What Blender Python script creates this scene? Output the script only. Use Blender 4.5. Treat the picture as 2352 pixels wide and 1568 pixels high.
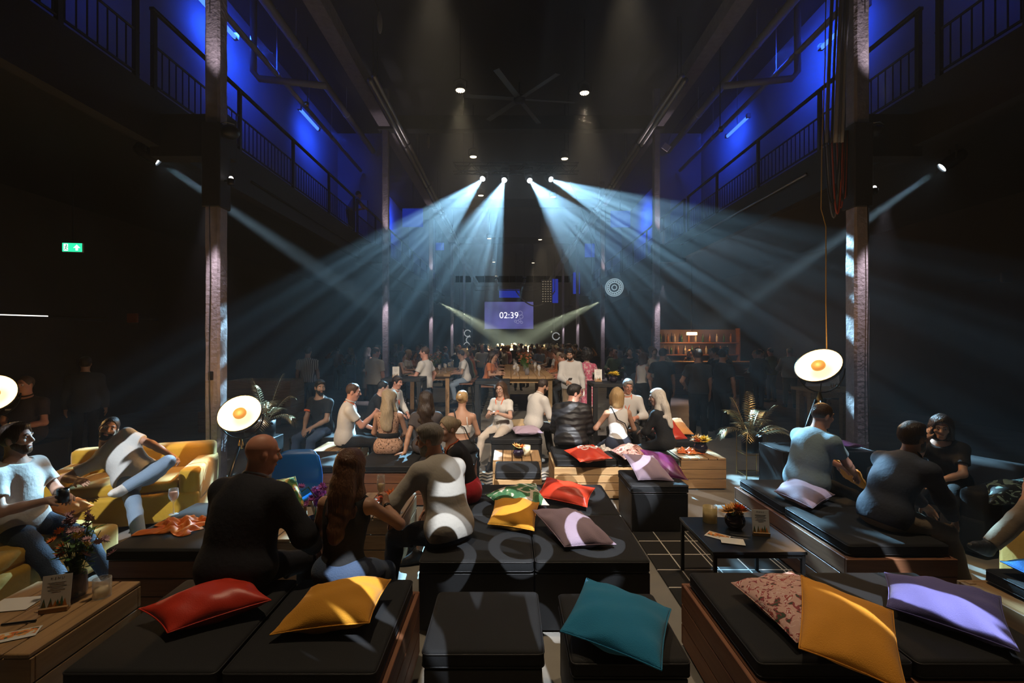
import bpy, bmesh, math, random
import numpy as np
from math import sin, cos, pi, radians as R, sqrt, atan2
from mathutils import Vector, Matrix

for _o in list(bpy.data.objects):
    bpy.data.objects.remove(_o)
SC = bpy.context.scene
COL = SC.collection
rnd = random.Random(7)

# ------------------------------------------------------------------ camera
F, CX, CY, CH = 1080.0, 1170.0, 784.0, 1.8      # focal length in px, vanishing point, camera height
cd = bpy.data.cameras.new('camera')
cd.sensor_width = 36.0
cd.lens = 36.0 * F / 2352
cd.shift_x = 6 / 2352
cd.clip_start, cd.clip_end = 0.05, 300
cam = bpy.data.objects.new('camera', cd)
cam.location = (0, 0, CH)
cam.rotation_euler = (pi / 2, 0, 0)
COL.objects.link(cam)
SC.camera = cam
SC.view_settings.view_transform = 'Standard'
SC.view_settings.look = 'None'
SC.view_settings.exposure = 0.2
SC.view_settings.gamma = 1.0
SC.view_settings.use_curve_mapping = False
cy = SC.cycles
cy.use_denoising = True
cy.adaptive_threshold = 0.04
cy.light_sampling_threshold = 0.02
cy.max_bounces = 4
cy.diffuse_bounces = 1
cy.glossy_bounces = 1
cy.transmission_bounces = 4
cy.transparent_max_bounces = 10
cy.volume_bounces = 0
cy.volume_step_rate = 8.0
cy.sample_clamp_indirect = 3.0
cy.caustics_reflective = False
cy.caustics_refractive = False


def at(px, py, Y):
    """point seen at a photo pixel, Y metres ahead of the camera"""
    return Vector(((px - CX) * Y / F, Y, CH - (py - CY) * Y / F))


def on(px, py, z=0.0):
    """point seen at a photo pixel on the horizontal plane z"""
    Y = F * (CH - z) / (py - CY)
    return Vector(((px - CX) * Y / F, Y, z))


# ------------------------------------------------------------------ air: black surroundings and stage haze
W = bpy.data.worlds.new('world')
SC.world = W
W.use_nodes = True
_n = W.node_tree.nodes
_n['Background'].inputs[0].default_value = (0.02, 0.022, 0.03, 1)
_n['Background'].inputs[1].default_value = 0.0
_v = _n.new('ShaderNodeVolumeScatter')
_v.inputs['Color'].default_value = (0.9, 0.95, 1, 1)
_v.inputs['Anisotropy'].default_value = 0.35
# the haze hangs thickest under the roof round the beam lamps and thins out towards the floor and the camera
_t = W.node_tree


def _m(op, a, b=None, c=None):
    n = _t.nodes.new('ShaderNodeMath')
    n.operation = op
    for i, x in enumerate((a, b, c)):
        if isinstance(x, (int, float)):
            n.inputs[i].default_value = x
        elif x is not None:
            _t.links.new(x, n.inputs[i])
    return n.outputs[0]


_p = _n.new('ShaderNodeNewGeometry')
_s = _n.new('ShaderNodeSeparateXYZ')
_t.links.new(_p.outputs['Position'], _s.inputs[0])
_r = _n.new('ShaderNodeMapRange')
_r.interpolation_type = 'SMOOTHSTEP'
_r.inputs[1].default_value, _r.inputs[2].default_value = 1.3, 6.0
_t.links.new(_s.outputs[2], _r.inputs[0])
_dy = _m('SUBTRACT', _s.outputs[1], 13.8)
_y = _m('DIVIDE', _dy, _m('MULTIPLY_ADD', _m('GREATER_THAN', _dy, 0.0), 0.8, 4.4))
_g = _m('EXPONENT', _m('MULTIPLY', _m('MULTIPLY', _y, _y), -1.0))
_y2 = _m('DIVIDE', _m('SUBTRACT', _s.outputs[1], 30.0), 6.0)
_g2 = _m('EXPONENT', _m('MULTIPLY', _m('MULTIPLY', _y2, _y2), -1.0))
_d = _m('ADD', _m('MULTIPLY', _m('MULTIPLY', _r.outputs[0], _g), 0.042), _m('ADD', _m('MULTIPLY', _g2, 0.007), 0.0038))
_t.links.new(_d, _v.inputs['Density'])
_t.links.new(_v.outputs[0], _n['World Output'].inputs['Volume'])
try:
    W.cycles.volume_sampling = 'EQUIANGULAR'
    W.cycles.volume_step_size = 1.0
except Exception:
    pass


# ------------------------------------------------------------------ lamps' light
def look(o, d):
    o.rotation_euler = Vector(d).to_track_quat('-Z', 'Y').to_euler()


def spot(name, loc, d, half, watts, col, blend=0.15, rad=0.03, gobo=None):
    L = bpy.data.lights.new(name, 'SPOT')
    L.energy = watts
    L.color = col
    L.spot_size = 2 * half
    L.spot_blend = blend
    L.shadow_soft_size = rad
    o = bpy.data.objects.new(name, L)
    COL.objects.link(o)
    o.location = loc
    look(o, d)
    if gobo:
        L.use_nodes = True
        gobo(L.node_tree)
    return o


def point(name, loc, watts, col, rad=0.05):
    L = bpy.data.lights.new(name, 'POINT')
    L.energy = watts
    L.color = col
    L.shadow_soft_size = rad
    o = bpy.data.objects.new(name, L)
    COL.objects.link(o)
    o.location = loc
    return o


def area(name, loc, d, sx, sy, watts, col, spread=pi):
    L = bpy.data.lights.new(name, 'AREA')
    L.shape = 'RECTANGLE'
    L.size, L.size_y = sx, sy
    L.energy = watts
    L.color = col
    L.spread = spread
    o = bpy.data.objects.new(name, L)
    COL.objects.link(o)
    o.location = loc
    look(o, d)
    return o


def nd(t, ty, **k):
    n = t.nodes.new(ty)
    for a, b in k.items():
        if a.startswith('i_'):
            n.inputs[int(a[2:])].default_value = b
        else:
            setattr(n, a, b)
    return n


def mth(t, op, a, b=None, c=None, clamp=False):
    n = t.nodes.new('ShaderNodeMath')
    n.operation = op
    n.use_clamp = clamp
    for i, x in enumerate((a, b, c)):
        if x is None:
            continue
        if isinstance(x, (int, float)):
            n.inputs[i].default_value = x
        else:
            t.links.new(x, n.inputs[i])
    return n.outputs[0]


def gobo_tree(seed, rings, floor=0.015, gain=1.0, lo=0.49, hi=0.58, band=None):
    """a glass gobo in the lamp: broken bars and rows of rings, fixed in the beam's own directions"""
    def f(t):
        em = t.nodes['Emission']
        tc = nd(t, 'ShaderNodeTexCoord')
        sp = nd(t, 'ShaderNodeSeparateXYZ')
        t.links.new(tc.outputs['Normal'], sp.inputs[0])
        u = mth(t, 'DIVIDE', sp.outputs[0], sp.outputs[2])
        v = mth(t, 'DIVIDE', sp.outputs[1], sp.outputs[2])
        cb = nd(t, 'ShaderNodeCombineXYZ')
        if band is None:
            t.links.new(u, cb.inputs[0])
            t.links.new(v, cb.inputs[1])
        else:       # long narrow openings running across the beam at an angle
            ca, sa = cos(band), sin(band)
            t.links.new(mth(t, 'ADD', mth(t, 'MULTIPLY', u, ca), mth(t, 'MULTIPLY', v, sa)), cb.inputs[0])
            t.links.new(mth(t, 'MULTIPLY', mth(t, 'SUBTRACT', mth(t, 'MULTIPLY', v, ca), mth(t, 'MULTIPLY', u, sa)), 0.16), cb.inputs[1])
        cb.inputs[2].default_value = seed
        no = nd(t, 'ShaderNodeTexNoise')
        no.inputs['Scale'].default_value = 40
        no.inputs['Detail'].default_value = 1.0
        t.links.new(cb.outputs[0], no.inputs['Vector'])
        mr = nd(t, 'ShaderNodeMapRange')
        mr.interpolation_type = 'SMOOTHSTEP'
        mr.inputs[1].default_value = lo
        mr.inputs[2].default_value = hi
        t.links.new(no.outputs[0], mr.inputs[0])
        s = mr.outputs[0]
        if rings:
            sc = 1 / 0.062
            fu = mth(t, 'SUBTRACT', mth(t, 'FRACT', mth(t, 'MULTIPLY_ADD', u, sc, 0.31)), 0.5)
            fv = mth(t, 'SUBTRACT', mth(t, 'FRACT', mth(t, 'MULTIPLY_ADD', v, sc, 0.17)), 0.5)
            d = mth(t, 'SQRT', mth(t, 'ADD', mth(t, 'MULTIPLY', fu, fu), mth(t, 'MULTIPLY', fv, fv)))
            ring = mth(t, 'COMPARE', d, 0.34, 0.075)
            no2 = nd(t, 'ShaderNodeTexNoise')
            no2.inputs['Scale'].default_value = 14
            no2.inputs['Detail'].default_value = 0
            cb2 = nd(t, 'ShaderNodeVectorMath', operation='ADD')
            cb2.inputs[1].default_value = (3.1, 1.7, 5 + seed)
            t.links.new(cb.outputs[0], cb2.inputs[0])
            t.links.new(cb2.outputs[0], no2.inputs['Vector'])
            mk = mth(t, 'GREATER_THAN', no2.outputs[0], 0.47)
            s = mth(t, 'ADD', mth(t, 'MULTIPLY', ring, mk), mth(t, 'MULTIPLY', s, mth(t, 'MULTIPLY_ADD', mk, -0.65, 1.0)), clamp=True)
        s = mth(t, 'MULTIPLY_ADD', s, gain, floor)
        t.links.new(s, em.inputs['Strength'])
    return f


def cone_axis(apex, e1, e2, half):
    """axis of a cone of half-angle `half` at `apex` whose outline from the camera runs along image directions e1, e2"""
    los = (Vector(apex) - Vector((0, 0, CH))).normalized()
    def w(e):
        d = Vector((e[0], 0, -e[1]))
        d -= los * d.dot(los)
        # keep the image direction: the plane through camera, apex and apex+e
        return d.normalized()
    a, b = w(e1), w(e2)
    bis = (a + b).normalized()
    hf = a.angle(b) / 2
    ca = min(0.999, sin(half) / sin(hf))
    return bis * ca - los * sqrt(1 - ca * ca)


COOL = (0.36, 0.72, 1.0)
HEADS = []
for k, (px, py, e1, e2, hf, w, rg) in enumerate((
        (1108, 411, (-258, 121), (-38, 82), 7.2, 34000, True),
        (1158, 414, (-88, 85), (0, 90), 7.6, 34000, True),
        (1217, 415, (97, 251), (139, 66), 7.2, 34000, True),
        (1266, 412, (66, 54), (284, 45), 6.6, 44000, False))):
    p = at(px, py, 14.2)
    ax = cone_axis(p, e1, e2, R(hf))
    HEADS.append((p, ax))
    spot('moving_head_light', p + ax * 0.06, ax, R(hf), w, COOL, 0.12, 0.035, gobo_tree(k * 3.3, rg))

SIDE = [(at(366, 371, 7.0), at(905, 735, 8.6)), (at(2162, 386, 7.2), at(1560, 800, 8.8))]
for k, (p, q) in enumerate(SIDE):
    d = (q - p).normalized()
    spot('side_spot_light', p + d * 0.08, d, R(3.2), 30000, (0.55, 0.83, 1.0), 0.3, 0.05, gobo_tree(9 + k, False, 0.25))

WARM = (1.0, 0.77, 0.50)
PARS = []
for Y in (-0.9, 3.2, 7.3, 11.4, 15.5, 19.6, 27.8, 36.0):
    for X, py in ((-1.19, 207), (1.82, 213)):
        z = CH + (CY - py) * 11.4 / F
        PARS.append((X, Y, z))
        spot('par_can_light', (X, Y, z - 0.12), (0.03, 0.0, -1), R(24), 540 if Y < 5 else 360 if Y < 9 else 300 if Y < 17 else 560 if Y < 22 else 1000, WARM, 0.9, 0.12)
# pattern spots on a truss above and behind the camera, thrown forward on the lounge
for k, (p, q, hf, w) in enumerate((((0.6, -1.6, 7.0), (0.75, 5.35, 0.35), 6.2, 9000), ((1.2, -1.6, 7.0), (0.12, 3.3, 0.45), 5.0, 5000), ((1.6, -1.6, 7.0), (2.0, 2.55, 0.5), 5.0, 5200),
                                   ((0.8, -1.6, 7.0), (-0.72, 2.3, 0.5), 2.4, 5200), ((2.6, -1.6, 7.0), (2.65, 4.1, 0.9), 4.6, 1500), ((-1.2, -1.6, 7.0), (-3.75, 4.6, 0.8), 6.5, 3400), ((-0.2, -1.6, 7.0), (-0.12, 2.3, 0.45), 2.6, 3000))):
    p, q = Vector(p), Vector(q)
    spot('pattern_spot_light', p, q - p, R(hf), w, (0.86, 0.93, 1.0), 0.2, 0.005, gobo_tree(40 + 2.7 * k, k in (0, 1), 0.0, 1.0, 0.545, 0.575, (0.5, 0.9, 0.75, 0.6, 0.8, -0.7, 0.15)[k]))
# warm front wash from the same truss over the seats in the middle of the hall
for X in (-2.6, 2.9):
    p, q = Vector((X, -1.6, 7.2)), Vector((X * 0.22, 7.6, 0.8))
    spot('front_wash_light', p, q - p, R(15), 2600, (1.0, 0.84, 0.68), 0.7, 0.12)
# yellow-green fans over the dance floor, far down the hall
FANS = []
for px, py, Y in ((1008, 694, 24.5), (1021, 699, 29), (1061, 718, 33), (1383, 690, 24.5), (1352, 700, 29), (1302, 719, 33)):
    p = at(px, py, Y)
    q = at(1180 + (14 if px < 1170 else -14), 800, Y + 1.0)
    d = (q - p).normalized()
    FANS.append((p, d))
    spot('fan_light', p + d * 0.1, d, R(9), 26000, (0.92, 1.0, 0.66), 0.3, 0.04, gobo_tree(20 + px, False, 0.2))
for px, py, qx in ((1142, 651, 1165), (1203, 651, 1180)):
    p = at(px, py, 36)
    d = (at(qx, 730, 36) - p).normalized()
    FANS.append((p, d))
    spot('stage_spot_light', p + d * 0.1, d, R(8), 4000, COOL, 0.3, 0.04)
# blue washes along both galleries, thrown at the outer walls
BLUE = (0.015, 0.075, 1.0)
for sx, X in ((-1, -5.55), (1, 6.30)):
    for Y, w in ((5.2, 45), (10.2, 80), (14.8, 50), (24.5, 120), (33.0, 120)):
        area('gallery_blue_light', (X, Y, 8.35), (sx * 1.0, 0.45, -0.25), 1.2, 0.1, w, BLUE, R(165))
# small lamps on the columns throw light up and down the concrete
for i in range(5):
    for sx, X in ((-1, -3.74), (1, 4.44)):
        Y = 6.0 + 8.22 * i
        for zz, dz, w in ((3.50, -1, 210), (4.62, 1, 130)):
            if i > 2 and dz > 0:
                continue
            spot('column_lamp_light', (X + .10, Y - .34, zz), (-.02, .10, dz), R(20), w, (.98, .86, 1.0), .8, .03)


# ------------------------------------------------------------------ materials
MATS = {}


def sh(m):
    return m.node_tree, m.node_tree.nodes['Principled BSDF']


def mat(name, col, rough=0.7, metal=0.0, bump=0.0, bscale=60.0, var=0.0, vscale=4.0, spec=0.5, emit=None, estr=0.0, sheen=0.0):
    if name in MATS:
        return MATS[name]
    m = bpy.data.materials.new(name)
    m.use_nodes = True
    t, b = sh(m)
    b.inputs['Base Color'].default_value = (*col, 1)
    b.inputs['Roughness'].default_value = rough
    b.inputs['Metallic'].default_value = metal
    b.inputs['Specular IOR Level'].default_value = spec
    if sheen:
        b.inputs['Sheen Weight'].default_value = sheen
    if emit:
        b.inputs['Emission Color'].default_value = (*emit, 1)
        b.inputs['Emission Strength'].default_value = estr
    if var or bump:
        tc = nd(t, 'ShaderNodeTexCoord')
    if var:
        no = nd(t, 'ShaderNodeTexNoise')
        no.inputs['Scale'].default_value = vscale
        no.inputs['Detail'].default_value = 5
        t.links.new(tc.outputs['Object'], no.inputs['Vector'])
        mx = nd(t, 'ShaderNodeMix', data_type='RGBA')
        mx.inputs[6].default_value = (*[c * (1 - var) for c in col], 1)
        mx.inputs[7].default_value = (*[min(1, c * (1 + var)) for c in col], 1)
        t.links.new(no.outputs[0], mx.inputs[0])
        t.links.new(mx.outputs[2], b.inputs['Base Color'])
    if bump:
        nb = nd(t, 'ShaderNodeTexNoise')
        nb.inputs['Scale'].default_value = bscale
        nb.inputs['Detail'].default_value = 3
        t.links.new(tc.outputs['Object'], nb.inputs['Vector'])
        bp = nd(t, 'ShaderNodeBump')
        bp.inputs['Strength'].default_value = bump
        bp.inputs['Distance'].default_value = 0.01
        t.links.new(nb.outputs[0], bp.inputs['Height'])
        t.links.new(bp.outputs[0], b.inputs['Normal'])
    MATS[name] = m
    return m


def ramp_mat(name, stops, tex='noise', scale=8.0, rough=0.8, stretch=(1, 1, 1), detail=4.0, const=False, bump=0.0, dist=0.0):
    """colour ramp over a procedural texture"""
    if name in MATS:
        return MATS[name]
    m = bpy.data.materials.new(name)
    m.use_nodes = True
    t, b = sh(m)
    b.inputs['Roughness'].default_value = rough
    tc = nd(t, 'ShaderNodeTexCoord')
    mp = nd(t, 'ShaderNodeMapping')
    mp.inputs['Scale'].default_value = stretch
    t.links.new(tc.outputs['Object'], mp.inputs[0])
    if tex == 'voronoi':
        no = nd(t, 'ShaderNodeTexVoronoi')
        no.inputs['Scale'].default_value = scale
        out = no.outputs['Distance']
    elif tex == 'cell':
        no = nd(t, 'ShaderNodeTexVoronoi')
        no.inputs['Scale'].default_value = scale
        s = nd(t, 'ShaderNodeSeparateColor')
        t.links.new(no.outputs['Color'], s.inputs[0])
        out = s.outputs[0]
    elif tex == 'wave':
        no = nd(t, 'ShaderNodeTexWave')
        no.inputs['Scale'].default_value = scale
        no.inputs['Distortion'].default_value = dist
        no.inputs['Detail'].default_value = detail
        out = no.outputs[1]
    else:
        no = nd(t, 'ShaderNodeTexNoise')
        no.inputs['Scale'].default_value = scale
        no.inputs['Detail'].default_value = detail
        no.inputs['Distortion'].default_value = dist
        out = no.outputs[0]
    t.links.new(mp.outputs[0], no.inputs['Vector'])
    cr = nd(t, 'ShaderNodeValToRGB')
    if const:
        cr.color_ramp.interpolation = 'CONSTANT'
    e = cr.color_ramp.elements
    while len(e) < len(stops):
        e.new(0.5)
    for i, (p, c) in enumerate(stops):
        e[i].position = p
        e[i].color = (*c, 1)
    t.links.new(out, cr.inputs[0])
    t.links.new(cr.outputs[0], b.inputs['Base Color'])
    if bump:
        bp = nd(t, 'ShaderNodeBump')
        bp.inputs['Strength'].default_value = bump
        bp.inputs['Distance'].default_value = 0.01
        t.links.new(out, bp.inputs['Height'])
        t.links.new(bp.outputs[0], b.inputs['Normal'])
    MATS[name] = m
    return m


def wood(name, a, b_, axis=1, rough=0.55):
    st = [22, 22, 22]
    st[axis] = 1.6
    return ramp_mat(name, [(0.25, a), (0.55, b_), (0.8, tuple(0.75 * c for c in a))], 'noise', 1.0, rough, tuple(st), 6, bump=0.15, dist=0.6)


def glow(name, col, s):
    return mat(name, (0.02, 0.02, 0.02), emit=col, estr=s)


def glass(name, col=(1, 1, 1), rough=0.03, alpha=None):
    """thin clear glass: mostly see-through, with its own reflections"""
    if name in MATS:
        return MATS[name]
    m = mat(name, col, rough, spec=0.7)
    t, b = sh(m)
    a = alpha if alpha is not None else (0.10 if min(col) > .8 else 0.45)
    lw = nd(t, 'ShaderNodeLayerWeight')
    lw.inputs[0].default_value = 0.25
    t.links.new(mth(t, 'MULTIPLY_ADD', lw.outputs[1], 0.55, a, clamp=True), b.inputs['Alpha'])
    return m


# ------------------------------------------------------------------ mesh helpers
def link(o, parent=None):
    COL.objects.link(o)
    if parent is not None:
        o.parent = parent
    return o


def tag(o, label=None, cat=None, group=None, kind=None):
    if label:
        o['label'] = label
    if cat:
        o['category'] = cat
    if group:
        o['group'] = group
    if kind:
        o['kind'] = kind
    return o


def mesh(name, v, f, m, parent=None, smooth=False, loc=None):
    me = bpy.data.meshes.new(name)
    if isinstance(v, np.ndarray):
        me.vertices.add(len(v))
        me.vertices.foreach_set('co', v.astype(np.float32).ravel())
        n = len(f)
        me.loops.add(n * 4)
        me.loops.foreach_set('vertex_index', f.astype(np.int32).ravel())
        me.polygons.add(n)
        me.polygons.foreach_set('loop_start', np.arange(0, n * 4, 4, dtype=np.int32))
        me.update(calc_edges=True)
        me.validate()
    else:
        me.from_pydata([tuple(p) for p in v], [], f)
        me.update()
    if m:
        me.materials.append(m)
    if smooth:
        me.polygons.foreach_set('use_smooth', np.ones(len(me.polygons), dtype=bool))
    o = bpy.data.objects.new(name, me)
    if loc is not None:
        o.location = loc
    return link(o, parent)


class MB:
    """collects simple solids into one mesh"""
    def __init__(s):
        s.v, s.f, s.mi = [], [], []
        s.cur = 0

    def add(s, v, f):
        n = len(s.v)
        s.v += [tuple(p) for p in v]
        s.f += [tuple(i + n for i in q) for q in f]
        s.mi += [s.cur] * len(f)

    def box(s, c, d, rz=0.0, M=None):
        x, y, z = d[0] / 2, d[1] / 2, d[2] / 2
        vs = [Vector((a, b, e)) for e in (-z, z) for a, b in ((-x, -y), (x, -y), (x, y), (-x, y))]
        if M is None:
            M = Matrix.Rotation(rz, 3, 'Z')
        s.add([M @ p + Vector(c) for p in vs],
              [(3, 2, 1, 0), (4, 5, 6, 7), (0, 1, 5, 4), (1, 2, 6, 5), (2, 3, 7, 6), (3, 0, 4, 7)])
        return s

    def rbox(s, c, d, r=0.02, rz=0.0, seg=2, crown=0.0):
        """box with rounded edges"""
        bm = bmesh.new()
        bmesh.ops.create_cube(bm, size=1)
        bmesh.ops.scale(bm, vec=d, verts=bm.verts)
        bmesh.ops.bevel(bm, geom=bm.edges[:], offset=r, segments=seg, profile=0.6, affect='EDGES')
        if crown:
            bmesh.ops.subdivide_edges(bm, edges=[e for e in bm.edges if e.calc_length() > 0.2], cuts=5, use_grid_fill=True)
            for v in bm.verts:
                u, w = v.co.x / d[0] * 2, v.co.y / d[1] * 2
                if v.co.z > 0:
                    v.co.z += crown * max(0, 1 - u ** 4) * max(0, 1 - w ** 4)
        M = Matrix.Rotation(rz, 3, 'Z')
        vs = [M @ v.co + Vector(c) for v in bm.verts]
        s.add(vs, [[v.index for v in f.verts] for f in bm.faces])
        bm.free()
        return s

    def tube(s, pts, r, n=8, caps=True):
        pts = [Vector(p) for p in pts]
        rs = r if isinstance(r, (list, tuple)) else [r] * len(pts)
        vs, fs = [], []
        up = None
        for i, p in enumerate(pts):
            d = (pts[min(i + 1, len(pts) - 1)] - pts[max(i - 1, 0)]).normalized()
            if up is None:
                up = Vector((0, 0, 1)) if abs(d.z) < 0.9 else Vector((1, 0, 0))
            a = d.cross(up)
            if a.length < 1e-4:
                a = d.orthogonal()
            a.normalize()
            b = a.cross(d)
            up = b
            for k in range(n):
                t = 2 * pi * k / n
                vs.append(p + (a * cos(t) + b * sin(t)) * rs[i])
        for i in range(len(pts) - 1):
            for k in range(n):
                j = (k + 1) % n
                fs.append((i * n + k, i * n + j, (i + 1) * n + j, (i + 1) * n + k))
        if caps:
            fs.append(tuple(range(n))[::-1])
            fs.append(tuple((len(pts) - 1) * n + k for k in range(n)))
        s.add(vs, fs)
        return s

    def lathe(s, prof, c=(0, 0, 0), n=24, M=None):
        """profile of (radius, z) turned round z"""
        vs, fs = [], []
        for r, z in prof:
            for k in range(n):
                t = 2 * pi * k / n
                p = Vector((r * cos(t), r * sin(t), z))
                vs.append((M @ p if M is not None else p) + Vector(c))
        for i in range(len(prof) - 1):
            for k in range(n):
                j = (k + 1) % n
                fs.append((i * n + k, i * n + j, (i + 1) * n + j, (i + 1) * n + k))
        s.add(vs, fs)
        return s

    def ball(s, c, r, n=10, M=None, sc=(1, 1, 1)):
        pr = [(max(1e-4, sin(pi * i / n)), -cos(pi * i / n)) for i in range(n + 1)]
        vs, fs = [], []
        m = n + 4
        for a, z in pr:
            for k in range(m):
                t = 2 * pi * k / m
                p = Vector((a * cos(t) * r * sc[0], a * sin(t) * r * sc[1], z * r * sc[2]))
                vs.append((M @ p if M is not None else p) + Vector(c))
        for i in range(n):
            for k in range(m):
                j = (k + 1) % m
                fs.append((i * m + k, i * m + j, (i + 1) * m + j, (i + 1) * m + k))
        s.add(vs, fs)
        return s

    def build(s, name, m, parent=None, smooth=False, loc=None):
        o = mesh(name, s.v, s.f, None, parent, smooth, loc)
        for x in (m if isinstance(m, (list, tuple)) else [m]):
            o.data.materials.append(x)
        if any(s.mi):
            o.data.polygons.foreach_set('material_index', s.mi)
        return o


def smooth_angle(o, a=40):
    """smooth shading with sharp edges kept"""
    me = o.data
    me.polygons.foreach_set('use_smooth', np.ones(len(me.polygons), dtype=bool))
    try:
        me.set_sharp_from_angle(angle=R(a))
    except Exception:
        pass
    return o


def empty(name, loc, label=None, cat=None, group=None, rz=0.0):
    o = bpy.data.objects.new(name, None)
    o.location = loc
    o.rotation_euler = (0, 0, rz)
    link(o)
    return tag(o, label, cat, group)


def copy_tree(o, parent=None):
    c = o.copy()
    COL.objects.link(c)
    if parent is not None:
        c.parent = parent
    for ch in list(o.children):
        copy_tree(ch, c)
    return c


def text_mesh(name, s, size, m, M, parent=None, ext=0.002, align='CENTER'):
    cu = bpy.data.curves.new(name, 'FONT')
    cu.body = s
    cu.size = size
    cu.align_x = align
    cu.align_y = 'CENTER'
    cu.extrude = ext
    o = bpy.data.objects.new(name, cu)
    COL.objects.link(o)
    dg = bpy.context.evaluated_depsgraph_get()
    me = bpy.data.meshes.new_from_object(o.evaluated_get(dg))
    bpy.data.objects.remove(o)
    me.transform(M)
    me.materials.clear()
    me.materials.append(m)
    return link(bpy.data.objects.new(name, me), parent)


# ------------------------------------------------------------------ the hall
XL, XR = -3.74, 4.44            # column rows
ZC = 9.4
CB = 8.22                       # bay length
COLY = [6.0 + CB * i for i in range(6)]
M_black = mat('black_paint', (0.012, 0.011, 0.011), 0.75, bump=0.3, bscale=14)
M_wall = mat('charcoal_plaster', (0.030, 0.026, 0.024), 0.8, bump=0.4, bscale=8, var=0.3, vscale=3)
M_gwall = mat('gallery_plaster', (0.20, 0.20, 0.22), 0.85, bump=0.3, bscale=9, var=0.2, vscale=1.2)
M_conc = mat('painted_concrete', (0.24, 0.205, 0.21), 0.6, bump=0.9, bscale=22, var=0.35, vscale=9)
M_steel = mat('dark_steel', (0.02, 0.02, 0.022), 0.45, 0.6)
M_floor = ramp_mat('screed_floor', [(0.3, (0.20, 0.185, 0.165)), (0.6, (0.27, 0.25, 0.22)), (0.8, (0.22, 0.2, 0.18))], 'noise', 2.2, 0.5, detail=8, bump=0.03)


def st(o, k='structure'):
    o['kind'] = k
    return o


st(MB().box((0.3, 24, -0.05), (24, 64, 0.1)).build('floor', M_floor))
st(MB().box((0.3, 24, ZC + 0.35), (24, 64, 0.3)).build('ceiling', M_black))
st(MB().box((-9.6, 24, 4.2), (0.2, 64, 9)).build('wall_left', M_wall))
st(MB().box((10.2, 24, 4.2), (0.2, 64, 9)).build('wall_right', M_wall))
st(MB().box((0.3, 55, 4.2), (24, 0.2, 9)).build('wall_far', M_wall))
st(MB().box((0.3, -7, 4.2), (24, 0.2, 9)).build('wall_back', M_black))

for sx, X in ((-1, XL), (1, XR)):
    for i, Y in enumerate(COLY):
        m = MB()
        w = 0.19
        # shaft with chamfered corners, slightly rough, and a haunch under the roof beam
        ch = 0.025
        pts = [(-w / 2 + ch, -w / 2), (w / 2 - ch, -w / 2), (w / 2, -w / 2 + ch), (w / 2, w / 2 - ch), (w / 2 - ch, w / 2), (-w / 2 + ch, w / 2), (-w / 2, w / 2 - ch), (-w / 2, -w / 2 + ch)]
        zs = [0.0] + [0.28 * k for k in range(1, 30)] + [ZC]
        vs, fs = [], []
        for k, z in enumerate(zs):
            for (a, b) in pts:
                j = 0.004
                vs.append((a + rnd.uniform(-j, j), b + rnd.uniform(-j, j), z))
        for k in range(len(zs) - 1):
            for q in range(8):
                r = (q + 1) % 8
                fs.append((k * 8 + q, k * 8 + r, k * 8 + 8 + r, k * 8 + 8 + q))
        m.add(vs, fs)
        o = st(m.build('column', M_conc, loc=(X, Y, 0)))
        tag(o, None, None)
    # roof beam along the row, and the gallery floor set back behind the columns
    st(MB().box((X, 24, 8.42), (0.34, 64, 0.36)).build('beam', M_conc))
GX = {-1: -4.65, 1: 5.35}
GZ = 5.05
for sx in (-1, 1):
    xo = -9.5 if sx < 0 else 10.1
    xe = GX[sx]
    st(MB().box(((xo + xe) / 2, 24, GZ - 0.15), (abs(xo - xe), 64, 0.3)).build('slab', M_black))
    st(MB().box((xe, 24, GZ - 0.35), (0.16, 64, 0.7)).build('beam', M_black))
    st(MB().box((-6.46 if sx < 0 else 7.26, 24, 7.3), (0.12, 64, 4.5)).build('wall_gallery_' + ('left' if sx < 0 else 'right'), M_gwall))
    for k, Y in enumerate((17.6, 30.0)):
        st(MB().box((xe + sx * 0.95, Y, 7.3), (1.70, 0.15, 4.5)).build('partition', M_gwall))
    # ground-floor side bays
    st(MB().box(((xo + xe) / 2 + sx * 0.6, 26.0, 2.3), (abs(xo - xe) - 1.4, 0.15, 4.6)).build('partition', M_wall))
for sx, X in ((-1, XL), (1, XR)):
    for Y in COLY:
        st(MB().box((GX[sx] + (X - GX[sx]) * 0.5, Y + 0.26, GZ - 0.55), (abs(X - GX[sx]) + 0.1, 0.22, 0.55)).build('beam', M_black))
for Y in COLY[1:4]:
    st(MB().box((0.35, Y, 8.36), (8.6, 0.3, 0.4)).build('beam', M_black))


# ------------------------------------------------------------------ lounge furniture
W_pine = wood('pine_planks', (0.30, 0.16, 0.065), (0.42, 0.25, 0.11), 0)
W_piney = wood('pine_planks_lengthwise', (0.30, 0.16, 0.065), (0.42, 0.25, 0.11), 1)
W_red = wood('stained_planks', (0.16, 0.060, 0.030), (0.25, 0.105, 0.05), 0)
W_redy = wood('stained_planks_lengthwise', (0.16, 0.060, 0.030), (0.25, 0.105, 0.05), 1)
W_blk = mat('black_board', (0.009, 0.009, 0.010), 0.6, bump=0.1, bscale=20)
FAB = mat('black_canvas', (0.016, 0.0165, 0.018), 0.75, bump=0.25, bscale=420, var=0.2, vscale=7, spec=0.25)
SEAM = mat('black_piping', (0.018, 0.018, 0.02), 0.5)
ZS = 0.45


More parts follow.
